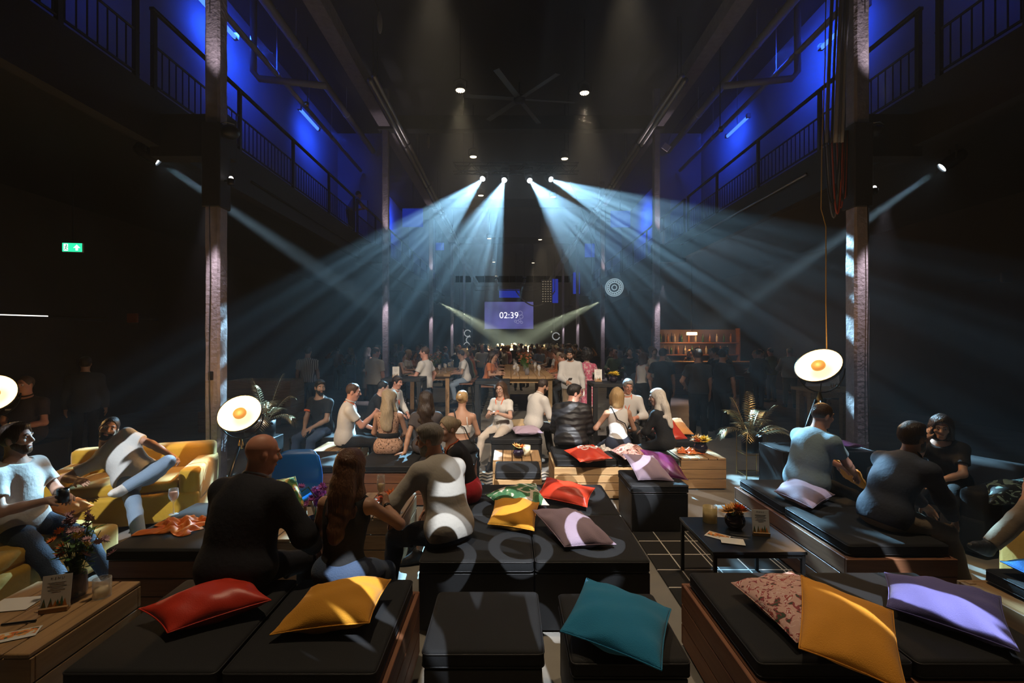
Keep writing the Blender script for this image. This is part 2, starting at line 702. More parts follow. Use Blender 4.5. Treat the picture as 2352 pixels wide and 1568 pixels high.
def crate(x0, x1, y0, y1, ztop, label, dark=False, black=False, group=None, slats=True, rows=3, cat='wooden crate', name='crate_bench'):
    """timber box: corner posts, three board courses with open joints on each side, slatted lid"""
    cx, cy_ = (x0 + x1) / 2, (y0 + y1) / 2
    w, d = x1 - x0, y1 - y0
    root = empty(name, (cx, cy_, 0), label, cat, group)
    ma, mb_ = (W_blk, W_blk) if black else (W_red, W_redy) if dark else (W_pine, W_piney)
    t = 0.022
    gap = 0.006
    top = ztop - (t if slats else 0)
    h = (top - 0.015) / rows
    for sgn, nm in ((-1, 'front_panel'), (1, 'back_panel')):
        m = MB()
        for k in range(rows):
            m.rbox((0, sgn * (d / 2 - t / 2), 0.015 + h * (k + 0.5)), (w, t, h - gap), 0.003, seg=1)
        for sx in (-1, 1):
            m.box((sx * (w / 2 - 0.05), sgn * (d / 2 - t - 0.015), top / 2 + 0.005), (0.04, 0.028, top - 0.012))
        m.build(nm, ma, root)
    for sgn in (-1, 1):
        m = MB()
        for k in range(rows):
            m.rbox((sgn * (w / 2 - t / 2), 0, 0.015 + h * (k + 0.5)), (t, d - 2 * t - 0.002, h - gap), 0.003, seg=1)
        m.build('side_panel', mb_, root)
    m = MB()
    if slats:
        n = max(3, round(w / 0.115))
        for k in range(n):
            m.rbox((-w / 2 + w / n * (k + 0.5), 0, ztop - t / 2), (w / n - 0.008, d + 0.01, t), 0.004, seg=1)
    else:
        m.box((0, 0, top - 0.02), (w - 0.05, d - 0.05, 0.03))
    m.build('lid', mb_, root)
    return root


def pad(x0, x1, y0, y1, label, z0=0.371, z1=ZS, group=None, name='seat_pad'):
    """black canvas mattress: softly crowned, piped along the upper and lower edge"""
    c = ((x0 + x1) / 2, (y0 + y1) / 2)
    w, d, h = x1 - x0 - 0.006, y1 - y0 - 0.006, z1 - z0
    o = MB().rbox((0, 0, h / 2), (w, d, h), 0.022, seg=3, crown=0.006).build(name, FAB, None, True, (c[0], c[1], z0 + 0.001))
    smooth_angle(o, 50)
    tag(o, label, 'seat cushion', group)
    for z in (0.012, h - 0.012):
        m = MB()
        a, b, r = w / 2, d / 2, 0.022
        pts = []
        for qx, qy, s in ((1, 1, 0), (-1, 1, 1), (-1, -1, 2), (1, -1, 3)):
            for k in range(4):
                t = pi / 2 * (s + k / 3)
                pts.append((qx * (a - r) + r * cos(t), qy * (b - r) + r * sin(t), z))
        pts.append(pts[0])
        m.tube(pts, 0.0035, 5, False)
        m.build('piping', SEAM, o, True)
    return o


G1 = 'black mattress modules of the lounge seats'
# front left lounge
crate(-1.86, -0.515, 1.90, 2.70, 0.37, 'stained timber bench base under the red and the mustard front cushions', dark=True, slats=False)
pad(-1.84, -1.20, 1.92, 2.68, 'black mattress under the shiny red cushion, front left')
pad(-1.185, -0.545, 1.92, 2.68, 'black mattress under the mustard cushion, front left')
# two low stools in the front middle
for x0, x1, y0, y1, l1, l2 in ((-0.385, 0.155, 2.04, 2.55, 'empty black cube stool in the front middle', 'bare black pad on the empty front stool'),
                               (0.26, 0.77, 1.98, 2.53, 'black cube stool that carries the teal cushion', 'black stool pad under the teal cushion')):
    crate(x0 + 0.012, x1 - 0.012, y0 + 0.012, y1 - 0.012, 0.37, l1, black=True, slats=False, rows=1, cat='stool', name='cube_stool')
    pad(x0, x1, y0, y1, l2)
# big central block of four modules
for i, (x0, x1, wx) in enumerate(((-0.56, 0.152, 'left'), (0.158, 0.87, 'right'))):
    for j, (y0, y1, wy) in enumerate(((2.89, 3.66, 'front'), (3.67, 4.45, 'rear'))):
        what = {('left', 'front'): 'under the man in the grey shirt', ('right', 'front'): 'under the big mauve cushion',
                ('left', 'rear'): 'under the woman in the red skirt', ('right', 'rear'): 'under the leaf print and red cushions'}[(wx, wy)]
        crate(x0, x1 - 0.002, y0 + 0.01, y1 - 0.012, 0.37, 'black box base of the central lounge ' + what, black=True, slats=False, rows=1)
        pad(x0, x1, y0, y1, 'black mattress of the central lounge ' + what)
# black pouf with two cushions
crate(1.15, 1.68, 4.42, 4.95, 0.37, 'black cube stool below the leaning purple cushion', black=True, slats=False, rows=1, cat='stool', name='cube_stool')
pad(1.14, 1.69, 4.41, 4.96, 'black stool pad below the leaning purple cushion')
# long bench with sunny front
crate(0.51, 1.96, 5.34, 6.10, 0.37, 'pine bench with yellow light streaks on its front boards', slats=False, rows=4)
pad(0.53, 1.23, 5.36, 6.08, 'black mattress under the red cushion with white rings')
pad(1.235, 1.94, 5.36, 6.08, 'black mattress under the pink floral cushion, middle bench')
# bright little table and padded box before it
crate(-0.19, 0.365, 5.36, 5.85, 0.45, 'brightly lit pine crate table with an orange flower bowl', cat='table', name='crate_table')
crate(-0.155, 0.335, 4.86, 5.33, 0.37, 'pine box stool in front of the brightly lit crate table', slats=False, cat='stool', name='box_stool')
pad(-0.15, 0.33, 4.87, 5.32, 'black pad on the pine box stool with a swirl of light', z0=0.371)
# black bench with sand and lilac cushions
crate(-0.25, 0.45, 6.51, 7.59, 0.37, 'long black bench under the sand and lilac cushions', black=True, slats=False, rows=1)
pad(-0.26, 0.46, 6.5, 7.6, 'long black pad under the sand and lilac cushions')
# pine table on the right, bench behind it
crate(2.08, 2.63, 5.70, 6.27, 0.385, 'pine crate table with a black bowl of flowers and scarves', rows=3, cat='table', name='crate_table')
crate(2.05, 2.68, 6.35, 7.10, 0.37, 'stained bench base below the peach and red cushions', dark=True, slats=False)
pad(2.06, 2.67, 6.36, 7.09, 'black mattress below the peach and red cushions')
# right lounge
crate(2.22, 2.95, 3.09, 4.64, 0.37, 'long stained timber bench the two men on the right sit on', dark=True, slats=False)
pad(2.25, 2.93, 3.12, 3.86, 'black mattress under the man in the dark shirt')
pad(2.25, 2.93, 3.865, 4.61, 'black mattress under the man in the pale blue shirt')
# front right lounge
crate(1.02, 2.40, 1.95, 2.79, 0.37, 'stained timber bench base under the large orange cushion, front right', dark=True, slats=False)
pad(1.05, 1.71, 1.98, 2.76, 'black mattress under the large orange cushion')
pad(1.72, 2.38, 1.98, 2.76, 'black mattress under the violet cushion, front right')
# far right crate with blue cushion
crate(2.69, 3.40, 2.15, 2.83, 0.37, 'pine bench base on the right edge, half yellow with light', slats=False)
pad(2.83, 3.38, 2.17, 2.81, 'black mattress under the bright blue cushion', z0=0.371)
# front left table
crate(-2.76, -2.15, 2.11, 2.745, 0.40, 'pine crate table with menu card and flower vase, front left', rows=3, cat='table', name='crate_table')
# left lounge behind it
crate(-2.62, -1.96, 3.07, 3.94, 0.37, 'stained bench base under the orange scarf on the left', dark=True, slats=False)
pad(-2.63, -1.95, 3.05, 3.95, 'black mattress under the orange scarf on the left')
# table between the friends
crate(-1.44, -0.86, 3.75, 4.36, 0.40, 'pine crate table between the friends, with a dahlia bowl', rows=3, cat='table', name='crate_table')
crate(-1.92, -1.46, 3.38, 3.86, 0.38, 'pine crate beside the suited man, mostly hidden', rows=3, cat='table', name='crate_table')
# seats of the middle group
crate(-1.68, -0.40, 5.12, 5.79, 0.37, 'stained bench base under the leopard print dress', dark=True, slats=False)
pad(-1.69, -1.045, 5.10, 5.80, 'black mattress under the woman in the leopard print dress')
pad(-1.04, -0.39, 5.10, 5.80, 'black mattress under the long haired woman leaning back')
crate(-2.66, -1.92, 5.12, 5.80, 0.37, 'stained bench base left of the leopard print dress', dark=True, slats=False)
pad(-2.66, -1.92, 5.10, 5.80, 'empty black mattress left of the leopard print dress')
crate(-2.52, -1.95, 5.95, 6.52, 0.41, 'pine box under the man in the white polo shirt', cat='stool', name='box_stool')
crate(-3.10, -2.35, 6.62, 7.20, 0.37, 'black box under the bearded man in the black tee', black=True, slats=False, rows=1, cat='stool', name='cube_stool')
pad(-3.11, -2.34, 6.61, 7.21, 'black pad under the bearded man in the black tee')
crate(-2.40, -1.94, 7.0, 7.52, 0.37, 'black stool behind the leopard print dress', black=True, slats=False, rows=1)
pad(-2.41, -1.93, 6.99, 7.53, 'black pad on the stool behind the leopard print dress')
crate(1.55, 2.0, 6.9, 7.5, 0.37, 'black box under the man in glasses, right group', black=True, slats=False, rows=1, cat='stool', name='cube_stool')
pad(1.54, 2.01, 6.89, 7.51, 'black pad under the man in glasses, right group')
crate(-2.28, -1.76, 7.68, 8.2, 0.37, 'black box under the man in an open white shirt', black=True, slats=False, rows=1, cat='stool', name='cube_stool')
pad(-2.29, -1.75, 7.67, 8.21, 'black pad under the man in an open white shirt')
crate(-6.25, -5.72, 5.58, 6.12, 0.55, 'dark box seat under the man in the dark polo', black=True, slats=False, rows=1, cat='stool', name='cube_stool')
# black plinth by the right column
crate(3.05, 4.12, 5.25, 5.75, 0.57, 'black plinth between the big lamp and the right column', black=True, slats=False, rows=1, cat='plinth', name='plinth')
# wooden counter with a yellow cushion at the back left
crate(-6.15, -4.75, 10.2, 10.9, 0.95, 'tall pine planter bench behind the palm on the left', rows=5, cat='bench', name='plank_bench')
crate(-6.1, -4.9, 9.2, 10.1, 0.42, 'low stained bench with a yellow cushion, back left', dark=True, slats=False)

# low black table on the grid carpet
M_tab = mat('black_tabletop', (0.014, 0.017, 0.022), 0.28, bump=0.05, bscale=30)
t = empty('coffee_table', (1.645, 3.39, 0), 'low black metal table with candle, flower bowl and menu card', 'table')
MB().rbox((0, 0, 0.41), (0.62, 0.62, 0.022), 0.006, seg=2).build('tabletop', M_tab, t)
for sx in (-1, 1):
    for sy in (-1, 1):
        MB().box((sx * 0.29, sy * 0.29, 0.2065), (0.022, 0.022, 0.387)).build('leg', M_steel, t)
m = MB()
for s in (-1, 1):
    m.box((0, s * 0.29, 0.385), (0.56, 0.016, 0.022))
    m.box((s * 0.29, 0, 0.385), (0.016, 0.56, 0.022))
m.build('apron', M_steel, t)


def high_table(x, y, w, d, h, label):
    t = empty('high_table', (x, y, 0), label, 'high table')
    MB().rbox((0, 0, h - 0.03), (w, d, 0.06), 0.006, seg=1).build('tabletop', W_blk, t)
    for sx in (-1, 1):
        for sy in (-1, 1):
            MB().box((sx * (w / 2 - 0.035), sy * (d / 2 - 0.035), (h - 0.06) / 2), (0.07, 0.07, h - 0.06)).build('leg', W_blk, t)
    m = MB()
    for s in (-1, 1):
        m.box((0, s * (d / 2 - 0.035), 0.07), (w - 0.14, 0.06, 0.1))
        m.box((s * (w / 2 - 0.035), 0, 0.07), (0.06, d - 0.14, 0.1))
    m.build('foot_rail', W_blk, t)
    return t


high_table(-0.30, 8.6, 0.62, 0.62, 1.10, 'black frame bar table behind the woman in glasses')
high_table(1.72, 8.1, 0.66, 0.66, 1.10, 'black frame bar table with a yellow flower pot, behind the jacket man')
high_table(-2.05, 9.2, 0.75, 0.7, 1.10, 'black bar table with a standing card, beside the man in white tee')
high_table(4.35, 9.75, 0.7, 0.7, 1.1, 'black bar table among the dark guests on the right')


def long_table(x, y, w, d, h, label):
    t = empty('dining_table', (x, y, 0), label, 'table')
    m = MB()
    for k in range(6):
        m.rbox((-w / 2 + w / 6 * (k + 0.5), 0, h - 0.025), (w / 6 - 0.006, d, 0.05), 0.004, seg=1)
    m.build('tabletop', W_piney, t)
    for sy in (-1, 1):
        for sx in (-1, 1):
            MB().box((sx * (w / 2 - 0.08), sy * (d / 2 - 0.15), (h - 0.05) / 2), (0.09, 0.09, h - 0.05)).build('leg', W_piney, t)
    MB().box((0, 0, h - 0.1), (w - 0.2, d - 0.3, 0.1)).build('apron', W_piney, t)
    return t


long_table(0.42, 13.2, 1.15, 5.6, 1.02, 'long high plank table with flowers and glasses in mid hall')
long_table(-1.9, 12.6, 1.0, 3.0, 1.02, 'long plank table behind the man in white tee')
long_table(5.35, 7.9, 0.9, 0.6, 1.02, 'wooden bar table with a menu card by the right column')


def bar_stool(x, y, label=None, h=0.78, group='bar stools around the long tables'):
    t = empty('bar_stool', (x, y, 0), label, 'stool', group)
    MB().rbox((0, 0, h), (0.34, 0.34, 0.035), 0.012).build('seat', W_redy, t)
    for sx in (-1, 1):
        for sy in (-1, 1):
            MB().tube([(sx * 0.13, sy * 0.13, h - 0.01), (sx * 0.2, sy * 0.2, 0)], 0.012, 6).build('leg', M_steel, t)
    MB().tube([(0.17, 0.17, 0.28), (-0.17, 0.17, 0.28), (-0.17, -0.17, 0.28), (0.17, -0.17, 0.28), (0.17, 0.17, 0.28)], 0.009, 6).build('foot_ring', M_steel, t)
    return t


# carpet with white grid lines, and a small patterned rug
def grid_mat():
    m = mat('grid_carpet', (0.012, 0.012, 0.013), 0.9)
    t, b = sh(m)
    tc = nd(t, 'ShaderNodeTexCoord')
    sp = nd(t, 'ShaderNodeSeparateXYZ')
    t.links.new(tc.outputs['Object'], sp.inputs[0])
    def line(o, off, per, wd):
        f = mth(t, 'FRACT', mth(t, 'MULTIPLY_ADD', o, 1 / per, off))
        return mth(t, 'LESS_THAN', f, wd / per)
    a = line(sp.outputs[1], 0.13, 0.265, 0.012)
    b1 = line(sp.outputs[0], 0.3, 0.265, 0.010)
    b2 = line(sp.outputs[0], 0.08, 0.53, 0.008)
    s = mth(t, 'MAXIMUM', a, mth(t, 'MAXIMUM', b1, b2))
    mx = nd(t, 'ShaderNodeMix', data_type='RGBA')
    mx.inputs[6].default_value = (0.012, 0.012, 0.013, 1)
    mx.inputs[7].default_value = (0.62, 0.60, 0.56, 1)
    t.links.new(s, mx.inputs[0])
    t.links.new(mx.outputs[2], b.inputs['Base Color'])
    return m


o = MB().rbox((0, 0, 0.006), (1.06, 1.95, 0.012), 0.004, seg=1).build('grid_rug', grid_mat(), loc=(1.69, 3.45, 0))
tag(o, 'black carpet with thin white grid lines under the low black table', 'rug')


def rug_mat():
    m = mat('zigzag_rug', (0.5, 0.45, 0.38), 0.95)
    t, b = sh(m)
    tc = nd(t, 'ShaderNodeTexCoord')
    sp = nd(t, 'ShaderNodeSeparateXYZ')
    t.links.new(tc.outputs['Object'], sp.inputs[0])
    z = mth(t, 'PINGPONG', mth(t, 'MULTIPLY', sp.outputs[0], 1.0), 0.07)
    f = mth(t, 'FRACT', mth(t, 'MULTIPLY', mth(t, 'ADD', sp.outputs[1], z), 7.0))
    s = mth(t, 'LESS_THAN', f, 0.42)
    mx = nd(t, 'ShaderNodeMix', data_type='RGBA')
    mx.inputs[6].default_value = (0.50, 0.44, 0.36, 1)
    mx.inputs[7].default_value = (0.02, 0.018, 0.016, 1)
    t.links.new(s, mx.inputs[0])
    t.links.new(mx.outputs[2], b.inputs['Base Color'])
    return m


o = MB().rbox((0, 0, 0.005), (1.1, 1.7, 0.010), 0.004, seg=1).build('patterned_rug', rug_mat(), loc=(0.06, 5.62, 0))
tag(o, 'cream and black zigzag rug under the brightly lit crate table', 'rug')

# yellow sofas
M_yel = mat('yellow_velvet', (0.50, 0.27, 0.010), 0.75, bump=0.2, bscale=30, var=0.15, vscale=5, sheen=0.3)


def sofa(x, y, rz, w, label, d=0.85, M_yel=M_yel, sz=1.0, arms=(-1, 1)):
    t = empty('sofa', (x, y, 0), label, 'sofa', rz=rz)
    t.scale = (1, 1, sz)
    MB().rbox((0, 0, 0.20), (w, d, 0.34), 0.05, seg=3).build('base', M_yel, t, True)
    n = 2 if w > 1.2 else 1
    for k in range(n):
        MB().rbox((-w / 2 + 0.18 + (w - 0.36) / n * (k + 0.5), 0.06, 0.42), ((w - 0.36) / n - 0.01, d - 0.22, 0.13), 0.045, seg=3, crown=0.02).build('seat_cushion', M_yel, t, True)
    MB().rbox((0, -d / 2 + 0.1, 0.52), (w - 0.02, 0.2, 0.52), 0.07, seg=3).build('backrest', M_yel, t, True)
    for s in arms:
        MB().rbox((s * (w / 2 - 0.09), 0.0, 0.42), (0.19, d - 0.02, 0.40), 0.06, seg=3).build('armrest', M_yel, t, True)
    for sx in (-1, 1):
        for sy in (-1, 1):
            MB().lathe([(0.001, 0), (0.02, 0), (0.024, 0.035), (0.001, 0.035)], (sx * (w / 2 - 0.1), sy * (d / 2 - 0.1), 0)).build('foot', W_blk, t)
    return t


sofa(-3.86, 4.86, R(-160), 1.32, 'yellow sofa the reclining man in white tee sits on', sz=.86)
sofa(-3.66, 3.28, R(-90), 1.15, 'yellow armchair at the left edge under the man with white tee', 0.95, sz=.86, arms=(1,))
sofa(4.12, 4.44, R(112), .92, 'dark armchair under the woman with her hand at her face', M_yel=FAB, sz=.9)
o = MB().rbox((0, 0, .215), (.60, .60, .43), .06, seg=3, crown=.02).build('pouf', M_yel, None, True, (4.06, 3.34, 0))
tag(o, 'yellow pouf under the khaki trousers at the right edge', 'pouf')
o = MB().rbox((0, 0, .215), (.62, .40, .43), .05, seg=3, crown=.015).build('pouf', FAB, None, True, (4.44, 3.84, 0))
tag(o, 'black pouf that carries the dark leaf print cushion', 'pouf')


# ------------------------------------------------------------------ cushions
def fabric(name, col, **k):
    k.setdefault('rough', 0.8)
    return mat(name, col, bump=0.35, bscale=260, var=0.08, vscale=6, sheen=0.15, **k)


def cushion(label, c, t, m, rest=None, pinch=0.07, seed=0, name='cushion', group=None, wr=0.006):
    """c: four seam corners in order (world), t: thickness; puffed cover with creased corners and a sewn seam"""
    c = [Vector(p) for p in c]
    o0 = sum(c, Vector()) / 4
    n = (c[2] - c[0]).cross(c[3] - c[1]).normalized()
    if n.z < 0 or (abs(n.z) < 0.2 and n.y > 0):
        n = -n
    N = 22
    rr = random.Random(seed + 11)
    ph = [rr.uniform(0, 6.28) for _ in range(8)]
    def base(s, r):
        sp = s * (1 - pinch * (1 - r * r))
        rp = r * (1 - pinch * (1 - s * s))
        u, v = (sp + 1) / 2, (rp + 1) / 2
        return c[0] * (1 - u) * (1 - v) + c[1] * u * (1 - v) + c[2] * u * v + c[3] * (1 - u) * v
    vs, fs, idx = [], [], {}
    for side in (1, -1):
        for i in range(N + 1):
            for j in range(N + 1):
                s = -cos(pi * i / N)
                r = -cos(pi * j / N)
                s = 0.6 * s + 0.4 * (2 * i / N - 1)
                r = 0.6 * r + 0.4 * (2 * j / N - 1)
                edge = i in (0, N) or j in (0, N)
                if side < 0 and edge:
                    idx[side, i, j] = idx[1, i, j]
                    continue
                p = base(s, r)
                if not edge:
                    h = max(0, (1 - s * s)) ** 0.55 * max(0, (1 - r * r)) ** 0.55
                    a = atan2(r, s)
                    rad = sqrt(s * s + r * r)
                    wv = wr * (sin(7 * a + ph[0]) * rad * rad + 0.7 * sin(5 * s + 3 * r + ph[1]) + 0.5 * sin(9 * r - 4 * s + ph[2]))
                    # tension creases running in from the corners
                    k = max(0, abs(s * r) - 0.25)
                    wv += wr * 1.6 * k * sin(26 * (abs(s) - abs(r)) + ph[3])
                    p = p + n * side * (t / 2 * h * (1 if side > 0 else 0.9) + wv * min(1, 3 * h))
                if rest is not None and p.z < rest + 0.003:
                    p.z = rest + 0.003
                idx[side, i, j] = len(vs)
                vs.append(p - o0)
    for side in (1, -1):
        for i in range(N):
            for j in range(N):
                q = (idx[side, i, j], idx[side, i + 1, j], idx[side, i + 1, j + 1], idx[side, i, j + 1])
                fs.append(q if side > 0 else q[::-1])
    o = mesh(name, vs, fs, m, None, True, o0)
    tag(o, label, 'cushion', group)
    sm = MB()
    ring = [vs[idx[1, i, 0]] for i in range(N)] + [vs[idx[1, N, j]] for j in range(N)] + [vs[idx[1, N - i, N]] for i in range(N)] + [vs[idx[1, 0, N - j]] for j in range(N + 1)]
    sm.tube(ring, 0.0032, 5, False).build('seam', m, o, True)
    return o


def sq(x, y, z, s, rot, tilt=0.0, tdir=0.0):
    """flat square of side s round (x, y, z) turned by rot degrees, tipped by tilt about the direction tdir"""
    M = Matrix.Rotation(R(tilt), 3, Vector((cos(R(tdir)), sin(R(tdir)), 0))) @ Matrix.Rotation(R(rot), 3, 'Z')
    return [Vector((x, y, z)) + M @ Vector((a * s / 2, b * s / 2, 0)) for a, b in ((-1, -1), (1, -1), (1, 1), (-1, 1))]


C_red = mat('red_satin', (0.64, 0.045, 0.022), 0.38, bump=0.1, bscale=200, var=0.12, vscale=7)
C_red2 = mat('tomato_satin', (0.62, 0.05, 0.02), 0.4, bump=0.1, bscale=200)
C_mus = fabric('mustard_cotton', (0.70, 0.30, 0.015))
C_org = fabric('orange_cotton', (0.80, 0.33, 0.022))
C_teal = fabric('teal_cotton', (0.0, 0.19, 0.37))
C_mauve = fabric('mauve_cotton', (0.34, 0.25, 0.33))
C_lil = fabric('lilac_cotton', (0.44, 0.33, 0.44))
C_vio = fabric('violet_cotton', (0.15, 0.14, 0.42))
C_pur = mat('purple_satin', (0.10, 0.008, 0.065), 0.45, bump=0.1, bscale=150)
C_blue = fabric('bright_blue_cotton', (0.02, 0.22, 0.72))
C_sand = fabric('sand_cotton', (0.50, 0.36, 0.20))
C_peach = fabric('peach_cotton', (0.85, 0.36, 0.10))
C_leaf = ramp_mat('leaf_print', [(0.0, (0.02, 0.06, 0.02)), (0.28, (0.04, 0.13, 0.05)), (0.46, (0.10, 0.20, 0.08)), (0.53, (0.66, 0.55, 0.45))], 'noise', 7.5, 0.8, (1, 1, 1), 1.0, True, dist=1.6)
C_flor = ramp_mat('pink_floral_print', [(0.0, (0.05, 0.07, 0.04)), (0.36, (0.30, 0.05, 0.06)), (0.42, (0.66, 0.40, 0.34)), (0.56, (0.74, 0.52, 0.46)), (0.60, (0.40, 0.08, 0.07)), (0.66, (0.78, 0.62, 0.56))], 'noise', 24, 0.8, detail=2, const=True, dist=0.8)
C_jung = ramp_mat('jungle_print', [(0.0, (0.03, 0.14, 0.06)), (0.38, (0.15, 0.30, 0.08)), (0.46, (0.72, 0.50, 0.14)), (0.56, (0.75, 0.62, 0.35)), (0.63, (0.62, 0.12, 0.16)), (0.7, (0.05, 0.2, 0.1))], 'noise', 11, 0.75, detail=1.5, const=True, dist=1.2)
C_dleaf = ramp_mat('dark_leaf_print', [(0.0, (0.008, 0.012, 0.012)), (0.5, (0.012, 0.02, 0.018)), (0.55, (0.22, 0.33, 0.28))], 'noise', 9, 0.5, detail=1.0, const=True, dist=2.5)

cushion('shiny red cushion on the left front mattress', [(-1.76, 2.234, .53), (-1.53, 2.105, .495), (-1.17, 2.31, .53), (-1.40, 2.52, .54)], 0.17, C_red, ZS, seed=1)
cushion('mustard cushion on the front mattress right of the red one', [(-1.07, 2.10, .49), (-.63, 2.114, .535), (-.62, 2.46, .555), (-1.0, 2.42, .54)], 0.19, C_mus, ZS, seed=2)
cushion('teal cushion lying on the front black stool', [(.224, 2.07, .525), (.593, 1.83, .52), (.77, 2.24, .525), (.41, 2.495, .545)], 0.15, C_teal, ZS, 0.05, seed=3)
cushion('pink floral cushion half under the large orange cushion', [(1.178, 2.495, .52), (1.24, 2.03, .50), (1.62, 2.13, .52), (1.56, 2.6, .53)], 0.15, C_flor, ZS, seed=4)
cushion('large orange cushion leaning over the floral one, front right', [on(1840, 1321, .68), on(1835, 1488, .57), on(2085, 1592, .50), on(2051, 1403, .61)], 0.13, C_org, ZS, 0.05, seed=5, wr=0.004)
cushion('violet blue cushion at the right front, crossed by a light beam', [(2.03, 2.546, .55), (1.85, 2.305, .50), (2.138, 1.97, .50), (2.35, 2.25, .58)], 0.17, C_vio, ZS, 0.06, seed=6)
cushion('green leaf print cushion on the central lounge', [(-.203, 3.93, .52), (-.08, 3.72, .49), (.31, 3.68, .52), (.23, 4.15, .55)], 0.15, C_leaf, ZS, seed=7)
cushion('glossy tomato red cushion beside the leaf print one', [(.22, 3.95, .50), (.61, 3.69, .50), (.70, 3.85, .60), (.33, 4.15, .60)], 0.14, C_red2, ZS, seed=8)
cushion('mustard cushion next to the big mauve one on the central lounge', [(-.155, 3.35, .50), (.17, 3.23, .50), (.23, 3.62, .56), (-.11, 3.64, .57)], 0.19, C_mus, ZS, seed=9)
cushion('big mauve cushion at the front of the central lounge', [(.17, 3.42, .575), (.354, 3.01, .485), (.69, 3.036, .49), (.52, 3.43, .56)], 0.17, C_mauve, ZS, 0.05, seed=10)
cushion('mauve cushion leaning on the purple one on the black pouf', [at(1431, 1042, 4.72), at(1466, 1102, 4.46), at(1548, 1104, 4.50), at(1500, 1046, 4.78)], 0.13, C_mauve, ZS, seed=11)
cushion('dark purple satin cushion on the black pouf', [at(1470, 1032, 4.90), at(1526, 1096, 4.62), at(1581, 1104, 4.58), at(1540, 1046, 5.0)], 0.15, C_pur, ZS, seed=12)
c13 = cushion('red cushion with white rings on the sunlit pine bench', [(.645, 5.53, .52), (.77, 5.12, .49), (1.14, 5.2, .51), (1.03, 5.78, .53)], 0.14, C_red2, ZS, seed=13)
M_white = mat('white_print', (0.75, 0.72, 0.68), 0.6)
_tp = [v.co for v in c13.data.vertices]
for k, (rx, ry) in enumerate(((-0.07, .045), (.025, .075), (-.03, -.02), (.07, .01))):
    rb = MB()
    pts = []
    for q in range(25):
        x, y = rx + .036 * cos(2 * pi * q / 24), ry + .036 * sin(2 * pi * q / 24)
        near = sorted(_tp, key=lambda c: (c.x - x) ** 2 + (c.y - y) ** 2 - (1e-4 if c.z > 0 else -1))[:3]
        pts.append((x, y, sum(c.z for c in near) / 3 + .002))
    rb.tube(pts, 0.006, 5, False).build('printed_ring', M_white, c13, True)
cushion('pink floral cushion behind the red ringed one on the sunlit bench', [(1.19, 5.55, .52), (1.28, 5.2, .50), (1.62, 5.35, .52), (1.52, 5.85, .53)], 0.14, C_flor, ZS, seed=14)
cushion('sand coloured cushion behind the lilac one on the long black bench', sq(.18, 7.28, .52, .42, 38), 0.15, C_sand, ZS, seed=15)
cushion('lilac cushion on the long black bench in the middle', sq(.25, 6.76, .52, .40, 8), 0.14, C_lil, ZS, seed=16)
cushion('peach cushion at the back of the bench with the red one', sq(2.37, 6.86, .56, .46, 4, 20, 0), 0.14, C_peach, ZS, seed=17)
cushion('red cushion in front of the peach one on the right bench', sq(2.22, 6.62, .54, .40, 12, 30, 0), 0.13, C_red2, ZS, seed=18)
cushion('mauve cushion on the right lounge behind the dark shirted man', [(2.28, 4.05, .51), (2.36, 3.66, .50), (2.72, 3.93, .52), (2.58, 4.36, .53)], 0.17, C_mauve, ZS, seed=19)
cushion('bright blue cushion on the crate at the right edge', [(2.86, 2.74, .52), (2.84, 2.38, .50), (3.27, 2.30, .50), (3.3, 2.72, .52)], 0.13, C_blue, ZS, seed=20)
cushion('black and green leaf print cushion at the right edge', [at(2262, 1108, 3.98), at(2272, 1156, 3.68), at(2400, 1160, 3.66), at(2395, 1100, 3.96)], 0.16, C_dleaf, .45, seed=21)
cushion('jungle print cushion propped on the blue chair', [at(620, 1103, 4.12), at(630, 1170, 3.98), at(700, 1160, 3.96), at(678, 1094, 4.10)], 0.12, C_jung, None, 0.05, seed=22)
cushion('flat orange cushion between the two men in white on the left', [at(103, 1168, 4.02), at(150, 1180, 3.85), at(216, 1160, 3.95), at(190, 1146, 4.2)], 0.12, C_peach, None, seed=23)
cushion('yellow cushion on the low bench at the back left', sq(-5.25, 9.65, .49, .5, 10), 0.13, C_mus, 0.42, seed=24)

cushion('small yellow cushion glimpsed between the two men on the right', sq(3.30, 4.55, .52, .3, 20, 50, 90), 0.10, C_mus, None, seed=26)
cushion('flat purple cushion lying on the black plinth by the right column', sq(3.78, 5.5, .615, .42, 6), 0.08, C_pur, .572, seed=25)

# ------------------------------------------------------------------ tripod lamps
L_in = mat('lamp_reflector', (0.9, 0.7, 0.4), 0.3, emit=(1.0, 0.76, 0.40), estr=1.25)
L_cap = mat('lamp_bulb_shield', (0.10, 0.055, 0.02), 0.6, 0.0, emit=(0.72, 0.27, 0.04), estr=0.5)
L_out = mat('lamp_black_shell', (0.012, 0.011, 0.01), 0.35, 0.3)
M_brass = mat('brass', (0.55, 0.36, 0.12), 0.3, 1.0)


